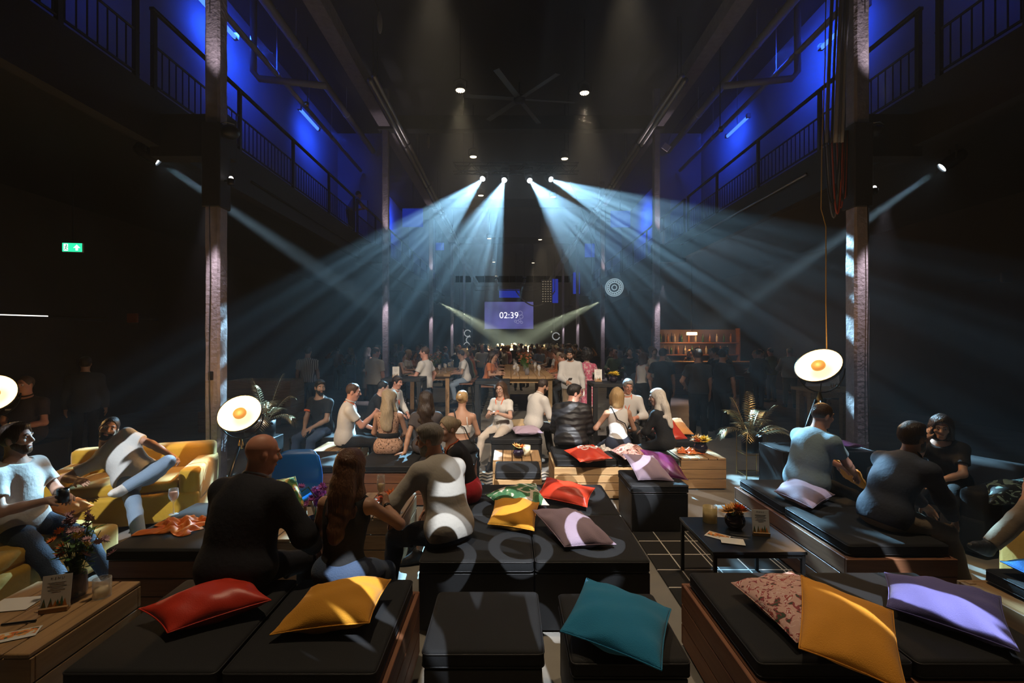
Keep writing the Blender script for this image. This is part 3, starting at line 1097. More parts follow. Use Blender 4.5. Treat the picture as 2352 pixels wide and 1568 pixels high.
def tripod_lamp(label, c, d, base_z, rad, watts, foot=(0, 0)):
    c, d = Vector(c), Vector(d).normalized()
    t = empty('tripod_lamp', (c.x, c.y, 0), label, 'floor lamp')
    o = Vector((c.x, c.y, 0))
    M = d.to_track_quat('Z', 'Y').to_matrix()
    h = c - o
    dep = rad * 0.55
    prof = [(rad * sin(a), -dep * cos(a)) for a in [pi / 2 * k / 10 for k in range(11)]]
    MB().lathe([(r * 1.02 + 0.002, z - 0.008) for r, z in prof] + [(rad * 1.03, 0.004), (rad, 0.004)], h, 32, M).build('shade', L_out, t, True)
    MB().lathe([(max(r, 0.001), z) for r, z in prof], h, 32, M).build('reflector', L_in, t, True)
    MB().lathe([(0.001, -0.02), (rad * .30, -0.02), (rad * .30, 0.005), (rad * .2, 0.03), (0.001, 0.036)], h, 20, M).build('bulb_shield', L_cap, t, True)
    # yoke
    side = M @ Vector((1, 0, 0))
    if abs(side.z) > 0.7:
        side = M @ Vector((0, 1, 0))
    side = Vector((side.x, side.y, 0)).normalized()
    bot = h - Vector((0, 0, rad * 1.18)) - d * dep * 0.4
    pts = [h - d * dep * .3 + side * rad * 1.07 * cos(a) + (bot - h + d * dep * .3) * sin(a) for a in [pi * k / 14 for k in range(15)]]
    MB().tube(pts, 0.008, 6).build('yoke', L_out, t, True)
    hub = bot - Vector((0, 0, 0.05))
    MB().lathe([(0.001, -.06), (.028, -.06), (.03, -.01), (.02, .02), (.012, .055), (0.001, .055)], hub, 12).build('hub', M_brass, t, True)
    for k in range(3):
        a = 2 * pi * k / 3 + 0.5
        e = Vector((cos(a) * .36, sin(a) * .36, 0.0))
        q = hub - Vector((0, 0, .05))
        MB().tube([q + Vector((cos(a) * .03, sin(a) * .03, .02)), e + Vector((0, 0, .012))], [.017, .013], 8).build('leg', L_out, t, True)
    MB().tube([h - d * (dep + .01), hub + Vector((.02, .03, 0)), hub * 0.5 + Vector((.05, .08, 0)), Vector((.25, .45, .012))], 0.004, 5).build('cord', L_out, t, True)
    point('tripod_lamp_light', c + d * 0.26, watts, (1.0, 0.55, 0.20), rad * .35)
    return t


tripod_lamp('round tripod floor lamp glowing at the left column', at(550, 948, 5.25), (0.1, -0.80, 0.62), 0, 0.225, 26)
tripod_lamp('round tripod floor lamp glowing in front of the right column', at(1879, 838, 5.0), (-0.80, -0.55, 0.86), 0, 0.222, 26)
tripod_lamp('round tripod floor lamp cut by the left edge of the photo', at(-18, 902, 5.15), (0.4, -0.8, 0.40), 0, 0.205, 24)

# ------------------------------------------------------------------ gold palms
M_gold = mat('gold_leaf', (0.50, 0.40, 0.22), 0.32, 0.85, var=0.3, vscale=6)
M_pot = mat('black_pot', (0.012, 0.012, 0.013), 0.35)


def frond(mb, o, az, L, rise, droop, n=19, wl=0.16):
    hd = Vector((cos(az), sin(az), 0))
    up = Vector((0, 0, 1))
    pts = []
    for i in range(n + 1):
        s = i / n
        pts.append(o + hd * (L * s * (1 - .18 * s)) + up * (rise * s - droop * s * s * s))
    mb.tube(pts, [0.006 * (1 - .8 * i / n) + .001 for i in range(n + 1)], 5)
    for i in range(4, n + 1):
        s = i / n
        d = (pts[min(i + 1, n)] - pts[i - 1]).normalized()
        sd = d.cross(up).normalized()
        ll = wl * L / .5 * (0.35 + 1.0 * sin(pi * min(1, (s - .12) / .9)) * .8)
        for q in (-1, 1):
            tip = pts[i] + sd * q * ll * .8 + d * ll * .55 - up * ll * .28
            mid = (pts[i] + tip) / 2 + up * ll * .06
            wv = d * ll * .055
            mb.add([pts[i] - wv * .4, pts[i] + wv * .4, mid + wv, tip, mid - wv], [(0, 1, 2, 4), (4, 2, 3)])


def gold_palm(label, x, y, zp, seed, k=11, pot=True, stand=None, size=0.5, lift=1.0):
    t = empty('gold_palm', (x, y, 0), label, 'plant')
    rr = random.Random(seed)
    if pot:
        MB().lathe([(.001, zp - .22), (.105, zp - .22), (.125, zp - .20), (.13, zp), (.118, zp), (.112, zp - .03), (.001, zp - .03)], (0, 0, 0), 28).build('pot', M_pot, t, True)
    if stand:
        m = MB()
        for a, b in ((-1, -1), (1, -1), (1, 1), (-1, 1)):
            m.tube([(a * stand / 2, b * stand / 2, 0), (a * stand / 2, b * stand / 2, zp + .02)], 0.006, 6)
        for z in (0.05, zp - .235):
            m.tube([(stand / 2 * a, stand / 2 * b, z) for a, b in ((-1, -1), (1, -1), (1, 1), (-1, 1), (-1, -1))], 0.005, 6, False)
        m.build('stand', M_brass, t)
    for q in range(k):
        m = MB()
        az = 2 * pi * q / k + rr.uniform(-.25, .25)
        lv = q % 3
        frond(m, Vector((rr.uniform(-.03, .03), rr.uniform(-.03, .03), zp - .03)), az, size * (1.0, .85, .6)[lv] * rr.uniform(.9, 1.15), lift * (.45, .75, 1.0)[lv] * rr.uniform(.85, 1.15) * size / .5 * .62, (.34, .3, .2)[lv] * size / .5)
        m.build('frond', M_gold, t)
    m = MB()
    for q in range(3):
        m.tube([(rr.uniform(-.03, .03), rr.uniform(-.03, .03), zp - .04), (rr.uniform(-.05, .05), rr.uniform(-.05, .05), zp + .22 * size / .5)], [.012, .007], 6)
    m.build('stem', M_gold, t, True)
    return t


gold_palm('gold palm in a black pot on a thin stand, right of centre', 3.22, 6.25, 0.555, 5, 13, True, 0.27, 0.50, 1.25)
gold_palm('gold palm behind the left tripod lamp', -3.42, 6.6, 0.70, 9, 11, True, None, 0.5, 1.3)
t = empty('plinth', (-3.42, 6.6, 0), 'black plinth carrying the left gold palm', 'plinth')
MB().rbox((0, 0, 0.2375), (0.34, 0.34, 0.475), 0.008, seg=1).build('body', W_blk, t)

# ------------------------------------------------------------------ things on the tables
GL = glass('clear_glass')
GLS = glass('smoked_glass', (0.35, 0.33, 0.36))
M_wine = glass('champagne', (1.0, 0.82, 0.42))
M_rose = glass('rose_wine', (1.0, 0.45, 0.30))
M_paper = mat('white_card', (0.78, 0.76, 0.72), 0.7)
M_ink = mat('grey_ink', (0.25, 0.25, 0.26), 0.7)
M_inkd = mat('dark_ink', (0.10, 0.09, 0.09), 0.7)
PET = {'orange': mat('orange_petals', (0.90, 0.20, 0.03), 0.6), 'coral': mat('coral_petals', (0.88, 0.18, 0.08), 0.6),
       'peach': mat('peach_petals', (0.92, 0.50, 0.16), 0.6), 'yellow': mat('yellow_petals', (0.88, 0.60, 0.04), 0.6),
       'pink': mat('pink_petals', (0.62, 0.36, 0.40), 0.6), 'magenta': mat('magenta_petals', (0.45, 0.10, 0.42), 0.6)}
M_green = mat('leaf_green', (0.06, 0.16, 0.03), 0.6, var=.3)
M_bowl = mat('dark_glass_bowl', (0.018, 0.012, 0.022), 0.12)


def bloom(mb, c, r, rr, tilt=0.0, rings=3):
    c = Vector(c)
    ax = Vector((rr.uniform(-tilt, tilt), rr.uniform(-tilt, tilt), 1)).normalized()
    M = ax.to_track_quat('Z', 'Y').to_matrix()
    for g in range(rings):
        n = 11 - 2 * g
        el = (0.12, 0.55, 1.0)[g]
        for k in range(n):
            a = 2 * pi * (k + .5 * g) / n + rr.uniform(-.1, .1)
            d = Vector((cos(a) * cos(el), sin(a) * cos(el), sin(el)))
            sd = Vector((-sin(a), cos(a), 0)) * r * .17
            L = r * (1, .85, .6)[g] * rr.uniform(.9, 1.1)
            u = Vector((0, 0, r * .10))
            mb.add([c + M @ p for p in (Vector(), d * L * .5 + sd - u * .3, d * L + u * .6, d * L * .5 - sd - u * .3)], [(0, 1, 2, 3)])


def flower_bowl(label, p, cols, r=0.065, n=3, bowl=None, seed=1):
    t = empty('flower_bowl', p, label, 'flowers')
    rr = random.Random(seed)
    MB().lathe([(.001, 0), (r * .6, 0), (r * .95, r * .5), (r, r * .9), (r * .78, r * 1.5), (r * .7, r * 1.52), (r * .85, r * .95), (.001, r * .6)], (0, 0, 0), 22).build('bowl', bowl or M_bowl, t, True)
    for k in range(n):
        a = 2 * pi * k / n + seed
        m = MB()
        bloom(m, (cos(a) * r * .6, sin(a) * r * .6, r * (1.75 + .3 * (k % 2))), r * 1.05, rr, .5)
        m.build('bloom', PET[cols[k % len(cols)]], t)
    m = MB()
    for k in range(7):
        a = rr.uniform(0, 6.28)
        d = Vector((cos(a), sin(a), .25)) * r * 1.1
        s = Vector((-sin(a), cos(a), 0)) * r * .25
        b = Vector((0, 0, r * 1.4))
        m.add([b, b + d * .5 + s, b + d, b + d * .5 - s], [(0, 1, 2, 3)])
    m.build('leaves', M_green, t)
    return t


def candle_glass(label, p, r=.05, h=.11, col=None):
    t = empty('candle_glass', p, label, 'candle')
    m = MB()
    n = 28
    prof = [(.001, 0), (r, 0), (r, h), (r - .004, h), (r - .004, .006), (.001, .006)]
    m.lathe(prof, (0, 0, 0), n)
    m.build('holder', col or GL, t, True)
    MB().lathe([(.001, .008), (r * .8, .008), (r * .8, h * .5), (.001, h * .5)], (0, 0, 0), 16).build('wax', mat('ivory_wax', (0.75, 0.62, 0.40), .6), t, True)
    return t


def menu_card(label, p, rz, w=.115, h=.165, head='M E N U', lean=8):
    t = empty('menu_card', p, label, 'menu card', rz=rz)
    M = Matrix.Rotation(R(-lean), 4, 'X')
    MB().box((0, 0, .011), (w * .95, .035, .022)).build('wooden_foot', W_pine, t)
    card = MB()
    card.box(M @ Vector((0, 0, h / 2 + .012)), (w, .003, h), M=M.to_3x3())
    c = card.build('card', M_paper, t)
    F0 = M @ Matrix.Translation((0, -.0019, .012)) @ Matrix.Rotation(pi / 2, 4, 'X')
    text_mesh('lettering', head, w * .13, M_inkd, F0 @ Matrix.Translation((0, h * .90, 0)), c, .0002)
    m = MB()
    for k in range(6):
        ww = w * (.62, .5, .66, .45, .58, .3)[k]
        m.box(M @ Vector((0, -.002, .012 + h * (.78 - .055 * k))), (ww, .0006, h * .012), M=M.to_3x3())
    m.build('small_print', M_ink, c)
    rr = random.Random(3)
    for mt, n, hh in (('tree_green', 4, .30), ('tree_orange', 5, .22)):
        m = MB()
        for k in range(n):
            x = w * (-.42 + .84 * (k + rr.random() * .6) / n)
            g = h * hh * rr.uniform(.7, 1.1)
            b = w * .09
            z0 = .012 + h * .06
            vs = [M @ Vector(q) for q in ((x - b, -.0024, z0), (x + b, -.0024, z0), (x, -.0024, z0 + g))]
            m.add(vs, [(0, 1, 2)])
        m.build('printed_trees', mat(mt, (0.05, 0.16, 0.09) if 'green' in mt else (0.72, 0.26, 0.05), .7), c)
    return t


def postcard(label, p, rz, w=.15, d=.105, pic=True):
    o = MB().box((0, 0, .0012), (w, d, .0016)).build('postcard', M_paper, loc=p)
    o.rotation_euler = (0, 0, rz)
    tag(o, label, 'card')
    if pic:
        MB().box((0, d * .1, .0023), (w * .9, d * .62, .0008)).build('picture', ramp_mat('autumn_picture', [(0, (.04, .15, .08)), (.42, (.75, .2, .04)), (.52, (.8, .45, .15)), (.6, (.75, .7, .62))], 'noise', 26, .6, const=True), o)
    return o


def stem_glass(label, p, h=.22, r=.032, wine=None, flute=False, level=.5):
    t = empty('wine_glass', p, label, 'glass')
    b = h * (.42 if flute else .48)
    MB().lathe([(.001, 0), (.034, .001), (.030, .004), (.005, .008), (.004, b - .005), (.008, b), (r * .85, b + (h - b) * .3), (r, b + (h - b) * .55), (r * .85, h), (r * .82, h), (r * .95, b + (h - b) * .55), (r * .8, b + (h - b) * .3), (.001, b + .008)], (0, 0, 0), 20).build('bowl_and_stem', GL, t, True)
    if wine:
        z1 = b + (h - b) * level
        MB().lathe([(.001, b + .01), (r * .72, b + (h - b) * .28), (r * .86, z1), (.001, z1)], (0, 0, 0), 16).build('drink', wine, t, True)
    return t


def scarf(label, p, w, d, m, seed, name='scarf'):
    rr = random.Random(seed)
    n = 26
    vs, fs = [], []
    ph = [rr.uniform(0, 6) for _ in range(6)]
    for i in range(n + 1):
        for j in range(n + 1):
            u, v = i / n * 2 - 1, j / n * 2 - 1
            f = max(0, 1 - u * u) ** .5 * max(0, 1 - v * v) ** .5
            z = .004 + f * (.022 + .02 * sin(8 * u + 5 * v + ph[0]) + .016 * sin(13 * v - 6 * u + ph[1]) + .012 * sin(19 * u + ph[2]))
            e = 1 + .16 * sin(5 * atan2(v, u) + ph[3]) + .1 * sin(9 * atan2(v, u) + ph[4])
            vs.append((u * w / 2 * e + .02 * sin(7 * v + ph[5]), v * d / 2 * e, max(z, .003)))
    for i in range(n):
        for j in range(n):
            a = i * (n + 1) + j
            fs.append((a, a + n + 1, a + n + 2, a + 1))
    o = mesh(name, vs, fs, m, None, True, p)
    sd = o.modifiers.new('thick', 'SOLIDIFY')
    sd.thickness = .003
    sd.offset = 1
    return tag(o, label, 'scarf')


M_scarf = ramp_mat('orange_scarf_cloth', [(0, (.35, .05, .02)), (.4, (.70, .13, .012)), (.58, (.75, .20, .02)), (.74, (.62, .42, .25))], 'noise', 9, .6, dist=1.0, bump=.2)
scarf('crumpled orange scarf on the black mattress at the left', (-2.38, 3.42, ZS + .004), .36, .30, M_scarf, 2)
scarf('orange and cream scarf at the far edge of the left mattress', (-2.12, 3.82, ZS + .004), .26, .18, M_scarf, 5)
scarf('orange scarf by the flower bowl on the right pine table', (2.28, 5.98, .39), .26, .22, M_scarf, 8)
for k, (px, py, Y, z) in enumerate(((384, 1180, 3.62, ZS + .004),)):
    stem_glass('glass of pink wine standing behind the crumpled orange scarf', (-2.62 * .0 + (px - CX) * 3.62 / F + .02, 3.66, ZS + .005), .20, .036, M_rose, level=.75)
postcard('printed card on the left mattress by the suited man', (-2.05, 3.42, ZS + .006), R(35))

# table between the friends
flower_bowl('dark bowl with a coral dahlia between the friends', (-1.005, 3.86, .402), ['coral', 'orange'], .068, 3, seed=4)
stem_glass('nearly empty wine glass on the pine table by the coral dahlia', (-.905, 3.84, .402), .2, .033)
t = empty('orchid', (-1.50, 3.62, .382), 'magenta orchid beside the suited man', 'flowers')
m = MB()
rr = random.Random(6)
for k in range(16):
    m = MB()
    bloom(m, (.10 * rr.uniform(-1, 1), .05 * rr.uniform(-1, 1), .16 + .16 * rr.random()), .035, rr, 1.2, 2)
    m.build('bloom', PET['magenta'], t)
MB().tube([(0, 0, .05), (.01, .02, .2), (-.05, 0, .3), (-.1, 0, .26)], .004, 5).tube([(0, 0, .05), (.04, .0, .2), (.09, 0, .24)], .004, 5).build('stem', M_green, t)
MB().lathe([(.001, 0), (.04, 0), (.05, .07), (.046, .07), (.038, .005), (.001, .005)]).build('pot', M_bowl, t, True)

# bright little crate table
flower_bowl('dark bowl with orange and peach flowers on the brightly lit crate table', (.105, 5.46, .452), ['orange', 'peach'], .066, 3, seed=2)
candle_glass('amber candle glass behind the flower bowl on the bright crate table', (.20, 5.58, .452), .05, .115, glass('amber_glass', (.95, .8, .5), .15))
flower_bowl('black bowl with yellow flowers and greens on the right pine table', (2.42, 5.95, .387), ['yellow', 'peach', 'orange'], .085, 4, seed=7)

# black coffee table
zt = .4225
candle_glass('ribbed gold candle glass on the low black table', (1.535, 3.60, zt), .052, .115, glass('gold_glass', (.85, .68, .32), .2))
flower_bowl('dark bowl with peach and orange blooms on the low black table', (1.665, 3.47, zt), ['peach', 'orange', 'peach'], .072, 3, seed=3)
menu_card('MENU card in a wooden foot on the low black table', (1.79, 3.34, zt), R(-8))
postcard('autumn picture postcard on the low black table', (1.475, 3.33, zt), R(-42))
postcard('plain white card lying over the autumn postcard', (1.535, 3.235, zt + .004), R(-18), pic=False)
o = MB().tube([(-.06, 0, .006), (.06, 0, .006), (.07, 0, .006)], [.004, .004, .001], 6).build('pen', mat('silver', (.6, .6, .62), .3, 1), loc=(1.63, 3.33, zt))
o.rotation_euler = (0, 0, R(-20))
tag(o, 'silver pen on the low black table', 'pen')

# front left crate table
z4 = .402
menu_card('MENU card on the front left crate table before the vase', (-2.36, 2.44, z4), R(18), .125, .165, lean=10)
t = empty('flower_vase', (-2.40, 2.60, z4), 'tall vase of pink flowers and greens on the front left crate table', 'flowers')
MB().lathe([(.001, 0), (.05, 0), (.055, .02), (.05, .12), (.045, .125), (.048, .02), (.001, .01)]).build('vase', GLS, t, True)
rr = random.Random(12)
stems, leaves = MB(), MB()
for k in range(26):
    a = rr.uniform(0, 6.28)
    h = rr.uniform(.2, .43)
    q = Vector((cos(a) * .12 * rr.random(), sin(a) * .12 * rr.random(), h))
    stems.tube([(0, 0, .02), q * .5 + Vector((0, 0, .05)), q], .0022, 4)
    for g in range(5):
        b = q * rr.uniform(.35, 1)
        d = Vector((rr.uniform(-1, 1), rr.uniform(-1, 1), rr.uniform(-.2, .6))).normalized() * .06
        s = d.cross(Vector((0, 0, 1))).normalized() * .012
        leaves.add([b, b + d * .5 + s, b + d, b + d * .5 - s], [(0, 1, 2, 3)])
stems.build('stems', M_green, t)
leaves.build('leaves', M_green, t)
for col, n, ctr in (('pink', 15, (.02, 0, .38)), ('orange', 4, (-.10, 0, .30)), ('yellow', 3, (.06, -.02, .3)), ('pink', 6, (.12, 0, .28))):
    for k in range(n):
        m = MB()
        bloom(m, Vector(ctr) + Vector((rr.uniform(-.06, .06), rr.uniform(-.05, .05), rr.uniform(-.09, .07))), .03, rr, 1.5, 2)
        m.build('bloom', PET[col], t)
candle_glass('clear ribbed tumbler on the front left crate table', (-2.235, 2.58, z4), .042, .10)
postcard('autumn picture postcard on the front left crate table', (-2.35, 2.235, z4 + .001), R(28), .17, .09)
postcard('white sheet at the left end of the front left crate table', (-2.63, 2.50, z4 + .001), R(10), .2, .14, pic=False)
o = MB().tube([(-.07, 0, .006), (.07, 0, .006)], .005, 6).build('pen', L_out, loc=(-2.43, 2.33, z4))
o.rotation_euler = (0, 0, R(15))
tag(o, 'black pen on the front left crate table', 'pen')

# blue shell chair
t = empty('shell_chair', (-1.92, 4.15, 0), 'blue shell chair holding the jungle print cushion', 'chair', rz=R(12))
M_bl = mat('blue_plastic', (0.01, 0.13, 0.42), .35)
n = 12
vs, fs = [], []
for i in range(n + 1):
    s = i / n
    for j in range(n + 1):
        u = j / n * 2 - 1
        if s < .5:
            y, z = -.2 + .4 * s * 2, .43 + .02 * u * u
        else:
            q = (s - .5) * 2
            y, z = .2 + .07 * q, .43 + .36 * q
        wv = .22 * (1 - .25 * max(0, s - .7) / .3 * abs(u))
        cz = .03 * u * u
        vs.append((u * wv, y - (cz if s > .5 else 0), z + (cz if s <= .5 else 0) - (.05 * u ** 4 if s > .95 else 0)))
for i in range(n):
    for j in range(n):
        a = i * (n + 1) + j
        fs.append((a, a + 1, a + n + 2, a + n + 1))
o = mesh('shell', vs, fs, M_bl, t, True)
o.modifiers.new('thick', 'SOLIDIFY').thickness = .012
for sx in (-1, 1):
    for sy in (-1, 1):
        MB().tube([(sx * .12, sy * .1, .43), (sx * .2, sy * .2, 0)], [.014, .01], 8).build('leg', W_pine, t, True)

# bar tables
t = flower_bowl('black pot of yellow flowers on the bar table behind the jacket man', (1.78, 8.05, 1.102), ['yellow'], .07, 4, seed=5)
menu_card('white standing card on the bar table behind the jacket man', (1.55, 8.2, 1.102), 0, .13, .2, lean=4)
menu_card('white standing card on the black bar table beside the man in white tee', (-2.2, 9.1, 1.102), 0, .13, .2, lean=4)
menu_card('white standing card on the wooden bar table by the right column', (5.40, 7.8, 1.022), 0, .16, .24, lean=4)
scarf('beige cloth bag beside the red ringed cushion', (1.21, 5.86, ZS + .004), .24, .2, mat('beige_cloth', (.5, .42, .34), .9), 14, 'cloth_bag')['category'] = 'bag'


# ------------------------------------------------------------------ people: smooth-blended distance fields turned into one surface each
def A(*p):
    return np.array(p, float)


def nz(v):
    return v / (np.linalg.norm(v) + 1e-9)


class Field:
    def __init__(s):
        s.p = []

    def cone(s, a, b, ra, rb, k=.02, cut0=False, cut1=False, fl=None):
        """round cone from a to b; cut ends are flat; fl = (direction, factor) thins the limb across a direction"""
        s.p.append(('c', A(*a), A(*b), ra, rb, k, cut0, cut1, fl))
        return s

    def ell(s, c, M, r, k=.03, sub=False):
        s.p.append(('e', A(*c), np.array(M, float), A(*r), k, sub))
        return s

    def plane(s, p, n, far=None, k=0.0):
        """keep only the side the normal points away from (inside a sphere `far` round p, if given)"""
        s.p.append(('p', A(*p), nz(A(*n)), far))
        return s

    def surf(s, res, fold=0.0, ffreq=16.0, seed=0, maxcells=9e6):
        lo, hi = np.full(3, 1e9), np.full(3, -1e9)
        for q in s.p:
            if q[0] == 'c':
                r = max(q[3], q[4])
                for e in (q[1], q[2]):
                    lo, hi = np.minimum(lo, e - r), np.maximum(hi, e + r)
            elif q[0] == 'e' and not q[5]:
                ex = np.sqrt(((q[2] * q[3][None, :]) ** 2).sum(1))
                lo, hi = np.minimum(lo, q[1] - ex), np.maximum(hi, q[1] + ex)
        pad_ = 3 * res + fold
        lo, hi = lo - pad_, hi + pad_
        n = np.ceil((hi - lo) / res).astype(int) + 1
        ax = [(lo[i] + res * np.arange(n[i])).astype(np.float32) for i in range(3)]
        D = np.full(n, .12, np.float32)
        for q in s.p:
            if q[0] == 'p':
                _, p, nn, far = q
                X, Y, Z = np.meshgrid(*ax, indexing='ij', sparse=True)
                d = (X - p[0]) * nn[0] + (Y - p[1]) * nn[1] + (Z - p[2]) * nn[2]
                if far:
                    ds = np.sqrt((X - p[0]) ** 2 + (Y - p[1]) ** 2 + (Z - p[2]) ** 2) - far
                    d = np.minimum(d, -ds)
                D = np.maximum(D, d.astype(np.float32))
                continue
            k = q[5] if q[0] == 'c' else q[4]
            mg = k + .05
            if q[0] == 'c':
                r = max(q[3], q[4]) + mg
                l, h = np.minimum(q[1], q[2]) - r, np.maximum(q[1], q[2]) + r
            else:
                ex = np.sqrt(((q[2] * q[3][None, :]) ** 2).sum(1)) + mg
                l, h = q[1] - ex, q[1] + ex
            i0 = np.maximum(0, np.floor((l - lo) / res).astype(int))
            i1 = np.minimum(n, np.ceil((h - lo) / res).astype(int) + 1)
            if (i1 <= i0).any():
                continue
            sl = tuple(slice(i0[i], i1[i]) for i in range(3))
            X, Y, Z = np.meshgrid(*[ax[i][sl[i]] for i in range(3)], indexing='ij', sparse=True)
            if q[0] == 'c':
                _, a, b, ra, rb, k, c0, c1, fl = q
                X, Y, Z = X - np.float32(a[0]), Y - np.float32(a[1]), Z - np.float32(a[2])
                ab = b - a
                if fl is not None:
                    w = nz(A(*fl[0]))
                    w = nz(w - nz(ab) * w.dot(nz(ab)))
                    t = (X * w[0] + Y * w[1] + Z * w[2]) * (1 / fl[1] - 1)
                    X, Y, Z = X + w[0] * t, Y + w[1] * t, Z + w[2] * t
                L2 = ab.dot(ab) + 1e-12
                t0 = (X * ab[0] + Y * ab[1] + Z * ab[2]) / L2
                t = np.clip(t0, 0, 1)
                d = np.sqrt((X - t * ab[0]) ** 2 + (Y - t * ab[1]) ** 2 + (Z - t * ab[2]) ** 2) - (ra + (rb - ra) * t)
                if fl is not None:
                    d = d * (0.5 + 0.5 * fl[1])
                L = sqrt(L2)
                if c0:
                    d = np.maximum(d, -t0 * L)
                if c1:
                    d = np.maximum(d, (t0 - 1) * L)
            else:
                _, c, M, r, k, sub = q
                X, Y, Z = X - np.float32(c[0]), Y - np.float32(c[1]), Z - np.float32(c[2])
                u = (X * M[0, 0] + Y * M[1, 0] + Z * M[2, 0]) / r[0]
                v = (X * M[0, 1] + Y * M[1, 1] + Z * M[2, 1]) / r[1]
                w = (X * M[0, 2] + Y * M[1, 2] + Z * M[2, 2]) / r[2]
                k0 = np.sqrt(u * u + v * v + w * w)
                k1 = np.sqrt((u / r[0]) ** 2 + (v / r[1]) ** 2 + (w / r[2]) ** 2) + 1e-6
                d = k0 * (k0 - 1) / k1
                if sub:
                    B = D[sl]
                    m = -d
                    h_ = np.maximum(k - np.abs(B - m), 0) / k
                    D[sl] = np.maximum(B, m) + h_ * h_ * k / 4
                    continue
            B = D[sl]
            h_ = np.maximum(k - np.abs(B - d), 0) / k
            D[sl] = np.minimum(B, d) - h_ * h_ * k / 4
        if fold:
            rr = np.random.RandomState(seed)
            X, Y, Z = np.meshgrid(*ax, indexing='ij', sparse=True)
            W_ = np.zeros_like(D)
            for q in range(5):
                dv = nz(rr.normal(size=3) * A(1, 1, 1.6)) * ffreq * rr.uniform(.8, 2.6)
                W_ += np.sin(X * dv[0] + Y * dv[1] + Z * dv[2] + rr.uniform(0, 6)) * rr.uniform(.4, 1)
            D += (fold / 2.2) * W_
        return surfnets(D, lo, res)


def surfnets(D, lo, res):
    S = D < 0
    S[0], S[-1], S[:, 0], S[:, -1], S[:, :, 0], S[:, :, -1] = (False,) * 6
    n = np.array(D.shape) - 1
    cs = [(a, b, c) for a in (0, 1) for b in (0, 1) for c in (0, 1)]
    cnt = np.zeros(n, np.int8)
    for a, b, c in cs:
        cnt += S[a:a + n[0], b:b + n[1], c:c + n[2]]
    I = np.argwhere((cnt > 0) & (cnt < 8))
    idx = np.full(n, -1, np.int32)
    idx[I[:, 0], I[:, 1], I[:, 2]] = np.arange(len(I))
    dv = {c: D[I[:, 0] + c[0], I[:, 1] + c[1], I[:, 2] + c[2]] for c in cs}
    pos = np.zeros((len(I), 3))
    num = np.zeros(len(I))
    for a in cs:
        for ax in range(3):
            if a[ax]:
                continue
            b = list(a)
            b[ax] = 1
            da, db = dv[a], dv[tuple(b)]
            m = (da < 0) != (db < 0)
            t = np.where(m, da / np.where(m, da - db, 1), 0)
            q = np.tile(np.array(a, float), (len(I), 1))
            q[:, ax] += t
            pos[m] += q[m]
            num[m] += 1
    pos = lo + res * (I + pos / np.maximum(num, 1)[:, None])
    faces = []
    for ax in range(3):
        o1, o2 = (ax + 1) % 3, (ax + 2) % 3
        s0 = [slice(1, -1)] * 3
        s1 = [slice(1, -1)] * 3
        s0[ax] = slice(0, -1)
        s1[ax] = slice(1, None)
        a, b = S[tuple(s0)], S[tuple(s1)]
        for m, flip in ((a & ~b, False), (~a & b, True)):
            E = np.argwhere(m)
            if not len(E):
                continue
            E[:, o1] += 1
            E[:, o2] += 1
            q = []
            for d1, d2 in ((-1, -1), (0, -1), (0, 0), (-1, 0)):
                C = E.copy()
                C[:, o1] += d1
                C[:, o2] += d2
                q.append(idx[C[:, 0], C[:, 1], C[:, 2]])
            if flip:
                q = q[::-1]
            faces.append(np.stack(q, 1))
    f = np.concatenate(faces) if faces else np.zeros((0, 4), int)
    return pos, f[(f >= 0).all(1)]


def rotm(ax, a):
    return np.array(Matrix.Rotation(a, 3, Vector(ax)))


def ik(a, b, l1, l2, hint):
    """middle joint of a two-bone chain a-?-b, bending towards hint"""
    d = b - a
    L = np.linalg.norm(d)
    dn = d / (L + 1e-9)
    if L > (l1 + l2) * .998:
        b = a + dn * (l1 + l2) * .998
        L = (l1 + l2) * .998
    x = (l1 * l1 - l2 * l2 + L * L) / (2 * L)
    h = sqrt(max(0, l1 * l1 - x * x))
    hd = hint - dn * hint.dot(dn)
    return a + dn * x + nz(hd) * h, b


BODY = 0.90     # everyone's stature against the furniture


def skin(tone):
    c = {'fair': (0.56, 0.33, 0.24), 'rosy': (0.58, 0.29, 0.21), 'tan': (0.44, 0.24, 0.155), 'olive': (0.38, 0.215, 0.14), 'red': (0.60, 0.27, 0.18)}[tone]
    return mat('skin_' + tone, c, .52, bump=.08, bscale=90, var=.07, vscale=18)


def hairm(name, c):
    m = mat('hair_' + name, c, .42)
    t, b = sh(m)
    if 'Wave Texture' not in t.nodes:
        tc = nd(t, 'ShaderNodeTexCoord')
        mp = nd(t, 'ShaderNodeMapping')
        mp.inputs['Scale'].default_value = (90, 90, 7)
        t.links.new(tc.outputs['Object'], mp.inputs[0])
        no = nd(t, 'ShaderNodeTexNoise')
        no.name = 'Wave Texture'
        no.inputs['Scale'].default_value = 1.6
        no.inputs['Detail'].default_value = 3
        t.links.new(mp.outputs[0], no.inputs['Vector'])
        mx = nd(t, 'ShaderNodeMix', data_type='RGBA')
        mx.inputs[6].default_value = (*[q * .55 for q in c], 1)
        mx.inputs[7].default_value = (*[min(1, q * 1.5) for q in c], 1)
        t.links.new(no.outputs[0], mx.inputs[0])
        t.links.new(mx.outputs[2], b.inputs['Base Color'])
        bp = nd(t, 'ShaderNodeBump')
        bp.inputs['Strength'].default_value = .7
        bp.inputs['Distance'].default_value = .01
        t.links.new(no.outputs[0], bp.inputs['Height'])
        t.links.new(bp.outputs[0], b.inputs['Normal'])
    return m


